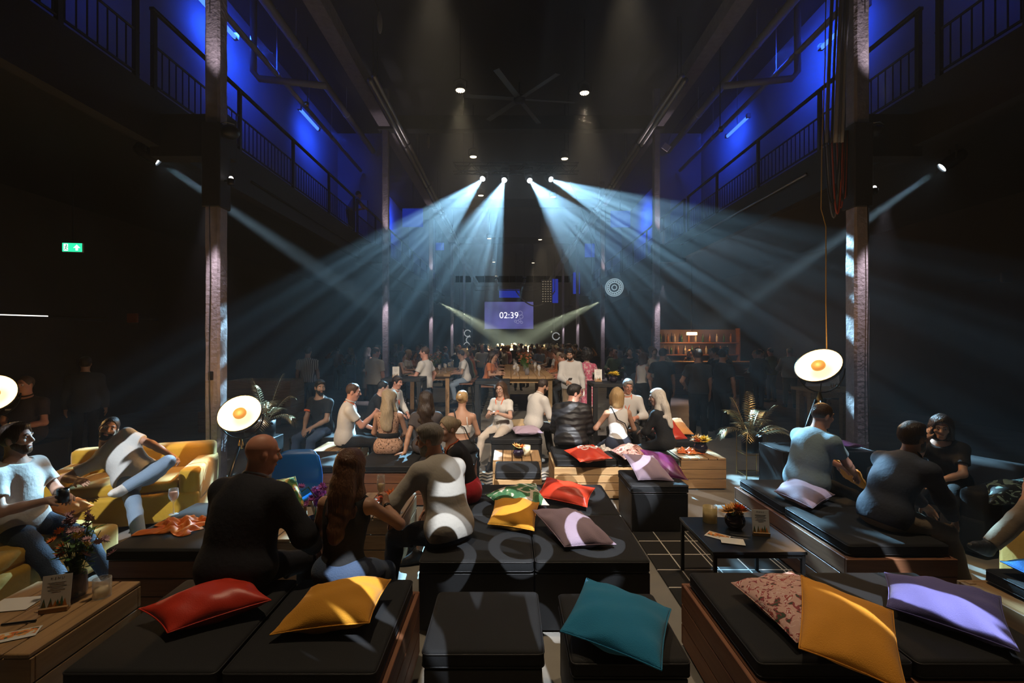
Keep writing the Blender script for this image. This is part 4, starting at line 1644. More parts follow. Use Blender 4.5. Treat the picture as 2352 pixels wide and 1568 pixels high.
HB = {'black': (0.010, 0.008, 0.007), 'dark': (0.026, 0.015, 0.010), 'brown': (0.065, 0.032, 0.016), 'chestnut': (0.11, 0.045, 0.018),
      'blond': (0.42, 0.27, 0.12), 'ash': (0.36, 0.28, 0.18), 'grey': (0.26, 0.24, 0.22), 'silver': (0.60, 0.56, 0.50), 'ginger': (0.30, 0.11, 0.03)}


def cloth(name, c, rough=.85, **k):
    k.setdefault('bump', .3)
    k.setdefault('bscale', 38)
    k.setdefault('sheen', .1 if max(c) > .08 else 0.0)
    return mat('cloth_' + name, c, rough, **k)


def hand(Fd, w, d, pn, th, s, curl=.5, fine=True):
    """palm, four unequal fingers with a knuckle bend, and a thumb leaving the side of the palm.
    w wrist, d pointing direction, pn palm normal (fingers curl towards it), th thumb side direction"""
    d, pn = nz(d), nz(pn - d * pn.dot(nz(d)))
    th = nz(th - d * th.dot(d) - pn * th.dot(pn))
    kn = w + d * .085 * s
    M = np.stack([th, d, pn], 1)
    Fd.ell(w + d * .047 * s, M, (.040 * s, .052 * s, .0155 * s), .018)
    if not fine:
        a = curl
        d1 = nz(d * cos(a) + pn * sin(a))
        Fd.cone(kn - d * .01, kn + d1 * .06 * s, .026 * s, .018 * s, .015, fl=(pn, .5))
    else:
        for i, (off, L) in enumerate(((.030, .072), (.010, .080), (-.010, .074), (-.029, .058))):
            a1 = curl * (.75 + .12 * i)
            a2 = curl * (1.5 + .15 * i)
            k0 = kn + th * off * s - d * .004 * s * abs(i - 1)
            fan = th * off * 1.2
            d1 = nz(d * cos(a1) + pn * sin(a1) + fan)
            d2 = nz(d * cos(a2) + pn * sin(a2) + fan * .5)
            p1 = k0 + d1 * L * .55 * s
            p2 = p1 + d2 * L * .5 * s
            Fd.cone(k0, p1, .0093 * s, .0086 * s, .006)
            Fd.cone(p1, p2, .0086 * s, .0072 * s, .004)
    b = w + d * .022 * s + th * .030 * s
    t1 = b + nz(th * .75 + d * .75 + pn * .30) * .036 * s
    t2 = t1 + nz(th * .2 + d * .9 + pn * (.3 + .4 * curl)) * .030 * s
    Fd.cone(b, t1, .0135 * s, .0105 * s, .012)
    Fd.cone(t1, t2, .0105 * s, .0085 * s, .005)


def person(label, x, y, seat=None, yaw=0, s=1.0, tone='fair', lean=8, lean2=None, side=0, twist=0, head=(0, 0), tilt=0,
           hands=None, feet=None, elbow=None, hair=('short', 'brown'), top=('tee', 'white'), bottom=('trousers', 'black'), shoes=(0.02, 0.02, 0.022),
           girth=1.0, female=False, curl=(.5, .5), face=True, res=.0085, group=None, beard=None, glasses=False, extra=None, knee=None, pelvis_lift=0.0, palm=None,
           lanyard=None, watch=None, name='person', shoulder=None, eyes=True):
    """seated (seat = height of the seat) or standing figure. hands/feet: targets in the figure's own frame (right, forward, up from the floor under the hips);
    yaw in degrees, 0 faces away from the camera, 90 faces the left of the photo"""
    yw = R(yaw)
    s *= BODY
    zb = seat or 0.0
    sc_ = lambda q: (q[0] * BODY, q[1] * BODY, zb + (q[2] - zb) * BODY)
    hands = tuple(map(sc_, hands)) if hands else None
    feet = tuple((q[0] * BODY, q[1] * BODY, .075 if q[2] < .16 else zb + (q[2] - zb) * BODY) for q in feet) if feet else None
    f, r, u = A(-sin(yw), cos(yw), 0), A(cos(yw), sin(yw), 0), A(0, 0, 1)
    fine = res < .0115
    sit = seat is not None
    O = A(0, 0, 0)
    P = A(0, 0, (seat + .095 * s + pelvis_lift) if sit else .93 * s + pelvis_lift)

    def loc(q):
        return O + r * q[0] + f * q[1] + u * q[2]
    l1 = R(lean)
    l2 = R(lean if lean2 is None else lean2)
    sd = math.tan(R(side))
    t1 = nz(u * cos(l1) + f * sin(l1) + r * sd * .6)
    t2 = nz(u * cos(l2) + f * sin(l2) + r * sd)
    Cc = P + t1 * .25 * s
    N = Cc + t2 * .27 * s
    tw = rotm(u, R(twist))
    r2, f2 = tw @ r, tw @ f
    r2 = nz(r2 - t2 * r2.dot(t2))
    f2 = np.cross(t2, r2)
    sw = (.160 if female else .182) * s * (1 + (girth - 1) * .3)
    Mt = np.stack([r2, f2, t2], 1)
    r1 = nz(r - t1 * r.dot(t1))
    Mp = np.stack([r1, np.cross(t1, r1), t1], 1)
    sh_ = [N - t2 * .078 * s - r2 * sw, N - t2 * .078 * s + r2 * sw]
    if shoulder:
        for i in (0, 1):
            sh_[i] = sh_[i] + t2 * shoulder[i]
    hips = [P - r * .088 * s, P + r * .088 * s]
    # head
    hy = R(yaw + twist * .6 + head[0])
    hf0, hr0 = A(-sin(hy), cos(hy), 0), A(cos(hy), sin(hy), 0)
    hp = R(head[1])
    hu = nz(u * cos(hp) - hf0 * sin(hp) + hr0 * sin(R(tilt)))
    hf = nz(hf0 * cos(hp) + u * sin(hp))
    hf = nz(hf - hu * hf.dot(hu))
    hr = np.cross(hf, hu)
    Hb = N + nz(t2 + hu * .8 + hf * .25) * .062 * s
    H = Hb + hu * .108 * s + hf * .012 * s
    Mh = np.stack([hr, hf, hu], 1)
    # limbs
    if hands is None:
        hands = ((-.10, .27, P[2] + .05), (.10, .27, P[2] + .05)) if sit else ((-.24, .06, .80 * s), (.24, .06, .80 * s))
    wr, el = [], []
    for i in (0, 1):
        sg = (-1, 1)[i]
        hint = A(*elbow[i]) if elbow and elbow[i] is not None else A(sg * .75, -.35, -.75)
        e, w = ik(sh_[i], loc(hands[i]), .285 * s, .255 * s, r2 * hint[0] + f2 * hint[1] + u * hint[2])
        el.append(e)
        wr.append(w)
    if feet is None:
        feet = ((-.12, .42, .075), (.12, .42, .075)) if sit else ((-.10, .03, .075), (.10, -.03, .075))
    an, kn = [], []
    for i in (0, 1):
        sg = (-1, 1)[i]
        hint = A(*knee[i]) if knee and knee[i] is not None else (A(sg * .18, .7, .8) if sit else A(sg * .1, 1, 0))
        k_, a_ = ik(hips[i], loc(feet[i]), .43 * s, .42 * s, r * hint[0] + f * hint[1] + u * hint[2])
        kn.append(k_)
        an.append(a_)
    g = girth
    gb = .82 if female else 1.0

    def torso(Fd, o=0.0, k=.05, low=True):
        Fd.ell(Cc + t2 * .10 * s - f2 * .004, Mt, ((.160 if not female else .138) * s * g ** .5 + o, .108 * s * g ** .6 + o, .185 * s + o), k)
        Fd.ell(Cc - t1 * .06 * s + f * .012 * (g - 1) * 3, Mp, ((.140 if not female else .118) * s * g + o, (.098 if not female else .085) * s * g * (1 + .25 * (g - 1)) + o, .16 * s + o), k)
        if low:
            Fd.ell(P + t1 * .015 * s, Mp, ((.158 if not female else .165) * s * g ** .6 + o, .118 * s * g ** .6 + o, .125 * s + o), k)
        for i in (0, 1):
            Fd.cone(N - t2 * .050 * s, sh_[i], .056 * s + o, .048 * s * (gb ** .5) + o * .8, .045)
        Fd.cone(N - t2 * .06 * s, N + (Hb - N) * .2, .066 * s + o, .055 * s + o * .6, .035)
        if female:
            for i in (-1, 1):
                Fd.ell(Cc + t2 * .10 * s + f2 * .085 * s + r2 * i * .068 * s, Mt, (.058 * s + o * .6, .056 * s + o * .6, .06 * s + o * .6), .035)

    def arm(Fd, i, o=0.0, t=1.0, k=.025, cut=True):
        """sleeve or arm; t: how far along shoulder-elbow-wrist (0..2)"""
        a, e, w = sh_[i], el[i], wr[i]
        ra, re, rw = .048 * s * (gb ** .6) * g ** .3, .039 * s * gb ** .5, .027 * s * gb ** .4
        if t >= 1.0:
            Fd.cone(a, e, ra + o, re + o * 1.1, k)
            if t > 1:
                q = e + (w - e) * (t - 1)
                Fd.cone(e, e + (w - e) * min(.45, t - 1), re + o * 1.1, re * .98 + o, k)
                Fd.cone(e + (w - e) * min(.3, (t - 1) * .5), q, re * .98 + o, rw + (re - rw) * (2 - t) + o * 1.05, .012, cut1=cut)
        else:
            Fd.cone(a, a + (e - a) * t, ra + o, ra + (re - ra) * t + o * 1.5, k, cut1=cut)

    def leg(Fd, i, o=0.0, t=2.0, k=.04, wide=0.0):
        a, m, e = hips[i], kn[i], an[i]
        r0, r1_, rk, ra = .088 * s * g ** .4, .075 * s * g ** .3, .054 * s, .036 * s
        if t >= 1:
            Fd.cone(a, a + (m - a) * .5, r0 + o, r1_ + o, k)
            Fd.cone(a + (m - a) * .45, m, r1_ + o, rk + o, .02)
            if t > 1:
                q = m + (e - m) * (t - 1)
                back = nz(np.cross(np.cross(m - a, e - m) + r * 1e-6, e - m))
                calf = m + (e - m) * .3 - f * .008
                if t > 1.35:
                    Fd.cone(m, calf, rk + o, .053 * s + o + wide * .3, .02)
                    Fd.cone(calf, q, .053 * s + o + wide * .3, ra + (rk - ra) * (2 - t) + o + wide, .015, cut1=True)
                else:
                    Fd.cone(m, q, rk + o, .052 * s + o + wide, .02, cut1=True)
        else:
            Fd.cone(a, a + (m - a) * t, r0 + o, r1_ + o + wide, k, cut1=True)

    def skull(Fd, o=0.0, k=.02):
        Fd.ell(H + hu * .030 * s - hf * .012 * s, Mh, (.076 * s + o, .095 * s + o, .092 * s + o), k)

    def footdir(i):
        q = an[i]
        if q[2] < .16:
            return nz(f * 1.0 + r * (.18 if i else -.18)), u
        sh = nz(q - kn[i])
        ft = nz(f * .9 + sh * .25 + u * .2)
        ft = nz(ft - sh * ft.dot(sh) * .75)
        dn = -sh
        return ft, nz(dn - ft * dn.dot(ft))

    B = Field()
    torso(B)
    for i in (0, 1):
        arm(B, i, 0, 2.0, cut=False)
        leg(B, i, -.004)
    # neck, head, face
    B.cone(N - t2 * .03 * s, Hb + hu * .05 * s - hf * .008, .060 * s * gb ** .7 * g ** .3, .053 * s * gb ** .5 * g ** .3, .03)
    skull(B)
    jw = 1.0 if not female else .92
    B.ell(H - hu * .040 * s + hf * .018 * s, Mh, (.060 * s * jw * g ** .3, .070 * s, .078 * s), .03)
    B.cone(H - hu * .103 * s + hf * .058 * s - hr * .012 * s, H - hu * .103 * s + hf * .058 * s + hr * .012 * s, .020 * s, .020 * s, .025)
    if face:
        for i in (-1, 1):
            B.ell(H + hf * .088 * s + hu * .006 * s + hr * i * .033 * s, Mh, (.019 * s, .013 * s, .0095 * s), .010, True)
            B.ell(H + hf * .066 * s - hu * .026 * s + hr * i * .040 * s, Mh, (.024 * s, .020 * s, .020 * s), .02)
            B.ell(H + hr * i * .076 * s - hu * .012 * s - hf * .008 * s, np.stack([nz(hr * 1 - hf * i * .4), nz(hf + hr * i * .4), hu], 1), (.008 * s, .019 * s, .032 * s), .008)
        B.cone(H + hf * .082 * s + hu * .026 * s - hr * .034 * s, H + hf * .082 * s + hu * .026 * s + hr * .034 * s, .011 * s, .011 * s, .012)
        B.cone(H + hf * .086 * s + hu * .016 * s, H + hf * .108 * s - hu * .024 * s, .008 * s, .0135 * s, .012)
        for i in (-1, 1):
            B.cone(H + hf * .098 * s - hu * .028 * s, H + hf * .094 * s - hu * .028 * s + hr * i * .012 * s, .008 * s, .007 * s, .006)
        B.cone(H + hf * .080 * s - hu * .060 * s - hr * .016 * s, H + hf * .080 * s - hu * .060 * s + hr * .016 * s, .0085 * s, .0085 * s, .007)
        B.cone(H + hf * .077 * s - hu * .071 * s - hr * .013 * s, H + hf * .077 * s - hu * .071 * s + hr * .013 * s, .0085 * s, .0085 * s, .006)
    else:
        for i in (-1, 1):
            B.ell(H + hr * i * .076 * s - hu * .012 * s, Mh, (.008 * s, .017 * s, .03 * s), .008)
        B.cone(H + hf * .086 * s + hu * .016 * s, H + hf * .104 * s - hu * .024 * s, .009 * s, .014 * s, .012)
    for i in (0, 1):
        d = nz(wr[i] - el[i])
        pd = A(*palm[i]) if palm and palm[i] is not None else None
        pn = (r * pd[0] + f * pd[1] + u * pd[2]) if pd is not None else (-u * .8 + (r if i == 0 else -r) * .5)
        inward = (r if i == 0 else -r)
        th = np.cross(d, pn) * (1 if i == 0 else -1)
        hd = d
        if palm and len(palm) > 2 and palm[2 + i] is not None:
            q = palm[2 + i]
            hd = nz(r * q[0] + f * q[1] + u * q[2])
        hand(B, wr[i] - d * .01, hd, pn, th, s * (1 if not female else .92), curl[i], fine)
        # feet
        q = an[i]
        ft, dn = footdir(i)
        B.cone(q, q + ft * .12 * s - dn * .042, .032 * s, .020 * s, .03)
    seatcut = (P * A(1, 1, 0) + A(0, 0, (seat or 0) + .005), -u, .26)
    if sit:
        B.plane(*seatcut)
    body = B.surf(res)
    o = mesh(name, body[0], body[1], skin(tone), None, True, (x, y, 0))
    tag(o, label, 'person', group)

    def part(nm, Fd, m, rs=None, fold=0.0, fq=16, par=None):
        if sit and nm not in ('hair', 'beard', 'shoe'):
            Fd.plane(*seatcut)
        v, fc = Fd.surf(rs or res, fold, fq, seed=len(label))
        if len(fc) == 0:
            return None
        return mesh(nm, v, fc, m, par or o, True)

    # clothing
    kind, cm = top[0], top[1]
    if isinstance(cm, tuple):
        cm = cloth('%02x%02x%02x' % tuple(int(q * 255) for q in cm), cm)
    fo = .0035
    if kind:
        T = Field()
        off = {'tee': .013, 'polo': .013, 'shirt': .016, 'tank': .009, 'blazer': .026, 'jacket': .034, 'crop': .007, 'dress': .011, 'long': .012, 'pinafore': .012}[kind]
        torso(T, off)
        if kind in ('tee', 'polo', 'shirt', 'blazer', 'jacket', 'long'):
            T.cone(Cc + t2 * .10 * s, P + t1 * .04 * s, (.112 if female else .130) * s * g + off, (.120 if female else .136) * s * g + off, .06, fl=(f2, .70))
        sl = {'tee': .62, 'polo': .62, 'shirt': 1.93, 'tank': 0, 'blazer': 1.92, 'jacket': 1.95, 'crop': 0, 'dress': 0, 'long': 1.9, 'pinafore': 0}[kind]
        if len(top) > 2 and top[2] is not None:
            sl = top[2]
        if sl:
            for i in (0, 1):
                arm(T, i, off * 1.0, sl, .05)
        hem = {'tee': .055, 'polo': .07, 'shirt': .06, 'tank': .03, 'blazer': .13, 'jacket': .05, 'crop': -.20, 'dress': .12, 'long': .03, 'pinafore': .0}[kind] * s
        if kind in ('blazer', 'tee', 'polo', 'shirt', 'jacket') and kind != 'crop':
            T.ell(P + t1 * .03 * s, Mp, ((.178 if female else .170) * s * g ** .8 + off + .006, (.120 if sit else .132) * s * g ** .7 + off + .005, (.15 if sit else .20) * s), .05)
        if kind in ('dress',):
            for i in (0, 1):
                leg(T, i, .02, .8, .06)
        else:
            T.plane(P - t1 * hem, -t1)
        if kind in ('tank', 'crop', 'pinafore', 'dress') and not sl:
            # bare shoulders: scoop at neck and armholes
            for i in (0, 1):
                T.ell(sh_[i] + (r2 if i else -r2) * .035 * s + t2 * .01, Mt, (.062 * s, .13 * s, .11 * s), .01, True)
            T.ell(N + t2 * .03 * s, Mt, (.078 * s, .12 * s, .085 * s), .01, True)
            if kind == 'crop':
                T.plane(N - t2 * .20 * s, t2)
        else:
            T.plane(N + t2 * (.012 if kind in ('shirt', 'blazer', 'polo') else .0) * s + f2 * 0, nz(t2 * 1 + f2 * .35), .11 * s)
        to = part({'tee': 't_shirt', 'polo': 'polo_shirt', 'shirt': 'shirt', 'tank': 'sleeveless_top', 'blazer': 'blazer', 'jacket': 'padded_jacket', 'crop': 'crop_top', 'dress': 'dress', 'long': 'long_sleeved_top', 'pinafore': 'sleeveless_top'}[kind],
                  T, cm, None, fo * (.5 if kind in ('tank', 'crop') else 1.0) if fine else 0)
        if kind in ('shirt', 'polo', 'blazer') and fine:
            cb = MB()
            pts = []
            for q in range(17):
                a = 2 * pi * q / 16
                pts.append(N + t2 * (.034 + .014 * -sin(a)) * s + (r2 * cos(a) * .066 + f2 * sin(a) * .064) * s * (g ** .3) + f2 * .004)
            cb.tube(pts, .010 * s, 6, False).build('collar', cm if kind != 'blazer' else cloth('white_collar', (.7, .68, .66)), o, True)
        if kind == 'crop':
            cb = MB()
            for i in (-1, 1):
                pts = []
                for q in range(9):
                    a = pi * q / 8
                    pts.append(N - t2 * (.205 - .165 * sin(a)) * s + r2 * i * (.10 - .02 * sin(a)) * s + f2 * (-.105 * cos(a) - .004) * s * .98)
                cb.tube(pts, .006, 6)
            cb.build('strap', cm, o, True)
    bk, bm_ = bottom[0], bottom[1]
    if isinstance(bm_, tuple):
        bm_ = cloth('%02x%02x%02x' % tuple(int(q * 255) for q in bm_), bm_)
    if bk:
        T = Field()
        ob = .010
        if bk in ('trousers', 'jeans', 'shorts'):
            T.ell(P + t1 * .015 * s, Mp, ((.160 if not female else .168) * s * g ** .6 + ob, .120 * s * g ** .6 + ob, .125 * s + ob), .05)
            for i in (0, 1):
                leg(T, i, ob, 1.94 if bk != 'shorts' else 1.12, .04, .012 if bk != 'jeans' else .004)
            T.plane(P + t1 * .115 * s, t1, .4)
        else:
            T.ell(P + t1 * .02 * s, Mp, (.165 * s + ob, .122 * s + ob, .13 * s), .05)
            for i in (0, 1):
                leg(T, i, .03, .92 if bk == 'skirt' else 1.5, .09, .02)
            if not sit:
                T.cone(P, P - u * (.45 if bk == 'skirt' else .72), .16 * s, .2 * s, .06, cut1=True)
            T.plane(P + t1 * .12 * s, t1, .4)
        part({'trousers': 'trousers', 'jeans': 'jeans', 'shorts': 'shorts', 'skirt': 'skirt', 'long_skirt': 'skirt'}[bk], T, bm_, None, fo if fine else 0, 14)
    if shoes:
        sm_ = cloth('shoe%02x%02x%02x' % tuple(int(q * 255) for q in shoes), shoes, .5)
        for i in (0, 1):
            T = Field()
            q = an[i]
            ft, dn = footdir(i)
            T.cone(q - dn * .035 - ft * .025, q + ft * .055 * s - dn * .042, .040 * s, .038 * s, .02)
            T.cone(q + ft * .055 * s - dn * .042, q + ft * .155 * s - dn * .052, .038 * s, .026 * s, .02)
            T.cone(q + dn * .02, q - dn * .03, .047 * s, .047 * s, .02)
            T.cone(q, q + ft * .11 * s - dn * .034, .043 * s, .036 * s, .02)
            T.plane(q - dn * .074, -dn)
            part('shoe', T, sm_)
    # hair
    hk, hc = hair
    if hk and hk != 'bald':
        T = Field()
        hm = hairm(hc, HB[hc])
        vol = {'short': .009, 'crop': .005, 'wavy': .016, 'long': .014, 'bun': .010, 'pony': .010, 'curly': .05, 'bob': .018, 'balding': .006, 'quiff': .010}[hk]
        skull(T, vol)
        if hk == 'quiff':
            T.ell(H + hu * .105 * s + hf * .035 * s, Mh, (.055 * s, .06 * s, .03 * s), .03)
        if hk == 'short':
            T.ell(H + hu * .085 * s + hf * .02 * s, Mh, (.07 * s, .08 * s, .035 * s), .02)
        if hk == 'curly':
            T.ell(H + hu * .01 * s - hf * .03 * s, Mh, (.125 * s, .12 * s, .14 * s), .03)
        if hk in ('long', 'wavy'):
            back = H - hf * .075 * s
            dn1 = nz(-t2 * 1.0 - f2 * .12)
            bot = N - t2 * (.20 if hk == 'wavy' else .26) * s - f2 * .125 * s
            T.cone(back + hu * .02, N - f2 * .105 * s + t2 * .01, .078 * s, .085 * s, .05, fl=(hf, .62))
            T.cone(N - f2 * .105 * s + t2 * .01, bot, .088 * s, (.09 if hk == 'wavy' else .06) * s, .04, fl=(f2, .42))
            for i in (-1, 1):
                T.cone(H + hr * i * .074 * s - hf * .02 * s, N + r2 * i * .085 * s - f2 * .02 * s, .034 * s, .04 * s, .03)
                T.cone(N + r2 * i * .085 * s - f2 * .02 * s, N + r2 * i * .09 * s - t2 * .14 * s + f2 * (.06 if hk == 'wavy' else -.08) * s, .04 * s, .026 * s, .03)
        if hk == 'bob':
            T.cone(H - hf * .03 * s, H - hf * .04 * s - hu * .11 * s, .098 * s, .09 * s, .03)
            for i in (-1, 1):
                T.cone(H + hr * i * .075 * s + hf * .01 * s, H + hr * i * .082 * s + hf * .03 * s - hu * .11 * s, .034 * s, .03 * s, .03)
        if hk == 'bun':
            T.ell(H + hu * .035 * s - hf * .120 * s, Mh, (.042 * s, .038 * s, .042 * s), .02)
        if hk == 'pony':
            q = H + hu * .045 * s - hf * .105 * s
            T.cone(q, q - hf * .05 * s - hu * .03 * s, .030 * s, .034 * s, .02)
            T.cone(q - hf * .05 * s - hu * .03 * s, N - f2 * .12 * s, .036 * s, .055 * s, .03)
            T.cone(N - f2 * .12 * s, N - t2 * .30 * s - f2 * .115 * s, .062 * s, .034 * s, .03, fl=(f2, .5))
        # clear the face, ears and neck
        T.ell(H + hf * .085 * s - hu * .038 * s, Mh, ((.074 if hk == 'bob' else .070) * s, .088 * s, .112 * s), .012, True)
        if hk in ('short', 'crop', 'bun', 'pony', 'balding', 'quiff'):
            lowp = {'balding': .0, 'crop': -.035}.get(hk, -.045)
            T.ell(H - hu * (.115 - lowp * .2) * s + hf * .02 * s, Mh, (.12 * s, .145 * s, .075 * s), .012, True) if hk not in ('pony',) else None
            for i in (-1, 1):
                T.ell(H + hr * i * .088 * s - hu * .018 * s - hf * .004 * s, Mh, (.026 * s, .026 * s, .036 * s), .008, True)
        if hk == 'balding':
            T.ell(H + hu * .12 * s + hf * .03 * s, Mh, (.075 * s, .10 * s, .06 * s), .01, True)
        part('hair', T, hm, None, {'wavy': .006, 'curly': .012, 'bob': .004, 'long': .003}.get(hk, .0025) if fine else (.008 if hk == 'curly' else 0), {'curly': 60, 'wavy': 26}.get(hk, 40))
    if beard:
        T = Field()
        T.ell(H - hu * .040 * s + hf * .018 * s, Mh, (.060 * s * jw + .006, .070 * s + .006, .078 * s + .008), .02)
        T.cone(H - hu * .103 * s + hf * .058 * s - hr * .012 * s, H - hu * .103 * s + hf * .058 * s + hr * .012 * s, .028 * s, .028 * s, .02)
        T.plane(H - hu * .018 * s + hf * .02 * s, nz(hu * 1 + hf * .42))
        T.ell(H + hf * .095 * s - hu * .064 * s, Mh, (.022 * s, .02 * s, .011 * s), .006, True)
        T.plane(H - hf * .012 * s, -hf)
        part('beard', T, hairm(beard, HB[beard]), None, .002 if fine else 0, 50)
    if face and fine and eyes:
        for i in (-1, 1):
            c = H + hf * .0735 * s + hu * .005 * s + hr * i * .032 * s
            e = MB().ball(c, .0125 * s, 8).build('eye', mat('eye_white', (.72, .70, .66), .25), o, True)
            MB().ball(c + hf * .0068 * s, .0068 * s, 6).build('iris', mat('iris_dark', (.03, .02, .015), .2), e, True)
            eb = MB()
            eb.tube([H + hf * .0905 * s + hu * .030 * s + hr * i * .014 * s, H + hf * .0915 * s + hu * .034 * s + hr * i * .032 * s, H + hf * .080 * s + hu * .028 * s + hr * i * .050 * s], [.004 * s, .0045 * s, .0025 * s], 6)
            eb.build('eyebrow', hairm(hc if hk and hk != 'bald' else 'brown', HB[hc if hk and hk != 'bald' else 'brown']), o, True)
        lp = MB()
        lp.tube([H + hf * .083 * s - hu * .066 * s - hr * .023 * s, H + hf * .0915 * s - hu * .065 * s - hr * .008 * s, H + hf * .0915 * s - hu * .065 * s + hr * .008 * s, H + hf * .083 * s - hu * .066 * s + hr * .023 * s], [.002, .0045 * s, .0045 * s, .002], 6)
        lp.build('lips', mat('lips', (.42, .13, .11), .5), o, True)
    if glasses:
        gb_ = MB()
        for i in (-1, 1):
            c = H + hf * .100 * s + hu * .002 * s + hr * i * .033 * s
            gb_.tube([c + hr * .024 * s * cos(a) + hu * .019 * s * sin(a) for a in [2 * pi * q / 16 for q in range(17)]], .0018, 5, False)
            gb_.tube([c + hr * i * .024 * s, H + hr * i * .080 * s + hu * .006 * s - hf * .005], .0016, 5)
        gb_.tube([H + hf * .102 * s + hr * .009 * s, H + hf * .102 * s - hr * .009 * s], .0018, 5)
        gb_.build('glasses', L_out, o, True)
    if lanyard:
        lb = MB()
        pts = []
        for q in range(15):
            a = -pi * .10 + (pi * 1.2) * q / 14
            pts.append(N + t2 * .012 * s + (r2 * cos(a) * .075 * s - f2 * sin(a) * .078 * s) + f2 * .0)
        ch = Cc + t2 * .02 * s + f2 * (.135 * g + .02) * s
        lb.tube([ch] + [pts[0] - t2 * .03 + f2 * .05] + pts + [pts[-1] - t2 * .03 + f2 * .05] + [ch], .007, 5, False)
        lb.build('lanyard', lanyard, o, True)
    if watch is not None:
        i = watch
        d = nz(wr[i] - el[i])
        c = wr[i] - d * .03
        M = Matrix(np.stack([np.cross(d, u), np.cross(d, np.cross(d, u)), d], 1).tolist())
        MB().lathe([(.031 * s, -.01), (.034 * s, -.009), (.034 * s, .009), (.031 * s, .01)], c, 14, M.to_3x3()).build('wristwatch', L_out, o, True)
    J = dict(P=P, C=Cc, N=N, H=H, Hb=Hb, wr=wr, el=el, an=an, kn=kn, r=r, f=f, r2=r2, f2=f2, t2=t2, hf=hf, hu=hu, hr=hr, sh=sh_, o=o)
    if extra:
        extra(J)
    return o, J


# ------------------------------------------------------------------ the guests one can tell apart
J_ = lambda n, c, **k: cloth(n, c, **k)
DEN = J_('denim', (.045, .075, .14), bscale=120)
DEN_L = J_('pale_denim', (.20, .27, .36), bscale=120)
DEN_D = J_('dark_denim', (.022, .034, .06), bscale=120)
BLK = J_('black', (.008, .008, .009))
CHAR = J_('charcoal', (.035, .035, .038))
WHT = J_('white', (.62, .60, .57))
OFFW = J_('offwhite', (.56, .52, .46))
NAVY = J_('navy', (.006, .007, .014))
KHAKI = J_('khaki', (.22, .16, .10))
PALE = J_('pale', (.58, .50, .42))
M_lan = J_('orange_ribbon', (.80, .14, .04), bump=0)
LEO = ramp_mat('leopard_print', [(0, (.015, .010, .008)), (.34, (.02, .012, .01)), (.42, (.40, .22, .13)), (.62, (.52, .32, .22))], 'noise', 62, .8, detail=1.5, dist=.8)
STRIPE = ramp_mat('striped_shirt_cloth', [(0, (.52, .50, .46)), (.62, (.52, .50, .46)), (.72, (.10, .10, .11)), (1, (.10, .10, .11))], 'wave', 9, .85, (1, .15, 0.02), 0, bump=0)
PINKP = ramp_mat('pink_print', [(0, (.62, .12, .20)), (.45, (.66, .18, .26)), (.55, (.75, .45, .45))], 'noise', 22, .8, detail=1, const=True)
DOT = J_('dark_dotted', (.015, .018, .03))
PUFF = mat('quilted_nylon', (.010, .010, .012), .5)
_t, _b = sh(PUFF)
_tc = nd(_t, 'ShaderNodeTexCoord')
_w = nd(_t, 'ShaderNodeTexWave')
_w.bands_direction = 'Z'
_w.inputs['Scale'].default_value = 4.2
_w.inputs['Distortion'].default_value = 3.5
_w.inputs['Detail Scale'].default_value = 1.5
_t.links.new(_tc.outputs['Object'], _w.inputs['Vector'])
_bp = nd(_t, 'ShaderNodeBump')
_bp.inputs['Strength'].default_value = .45
_bp.inputs['Distance'].default_value = .02
_t.links.new(_w.outputs[1], _bp.inputs['Height'])
_t.links.new(_bp.outputs[0], _b.inputs['Normal'])
NEAR, MID = .0072, .0095


def phone(label, p, d=(0, .5, 1)):
    o = MB().rbox((0, 0, 0), (.072, .150, .008), .003, seg=1).build('phone', L_out, loc=p)
    o.rotation_euler = Vector(d).to_track_quat('Z', 'Y').to_euler()
    return tag(o, label, 'phone')


def strap_across(J, m, i=1):
    """thin bag strap from one shoulder to the other hip, round the back"""
    N, t2, r2, f2, P, r, f = J['N'], J['t2'], J['r2'], J['f2'], J['P'], J['r'], J['f']
    a = N - t2 * .02 + r2 * i * -.09
    pts = [a + f2 * .06, a + t2 * .035 - f2 * .03, N - t2 * .14 - f2 * .128 + r2 * i * -.04, J['C'] - f2 * .122 + r2 * i * .05 + t2 * .04, P + (J['C'] - P) * .45 - f * .105 + r * i * .12, P + (J['C'] - P) * .25 + r * i * .18]
    MB().tube(pts, .007, 6).build('bag_strap', m, J['o'], True)


# --- nearest friends round the pine table
person('bald man in a black suit seen from behind, on the front left mattress', -1.50, 2.57, .455, -12, 1.02, 'red', 14, 20, head=(-38, -10), hair=('bald', 'grey'),
       top=('blazer', NAVY), bottom=('trousers', NAVY), girth=1.28, hands=((-.20, .42, .62), (.30, .36, .58)), feet=((-.2, .50, .08), (.2, .50, .08)), res=NEAR, elbow=((-.7, -.1, -.7), (.6, -.1, -.7)))
_o, J = person('woman with long brown hair in a black sleeveless top raising a flute', -.92, 2.58, .455, -8, .90, 'tan', 9, 12, head=(-10, -6), hair=('long', 'chestnut'),
               top=('tank', BLK), bottom=('jeans', DEN), female=True, girth=1.08, hands=((-.14, .32, .60), (.125, .36, .84)), elbow=((-.8, -.2, -.6), (.95, .05, -.75)), res=NEAR, curl=(.5, 1.0),
               palm=((0, .2, -1), (-1, .3, 0), None, (-.2, .5, .85)), watch=1)
g = stem_glass('champagne flute half full, held up by the woman with long brown hair', Vector((-.92, 2.58, 0)) + Vector(tuple(J['wr'][1])) + Vector((-.045, .075, -.06)), .22, .026, M_wine, True, .55)
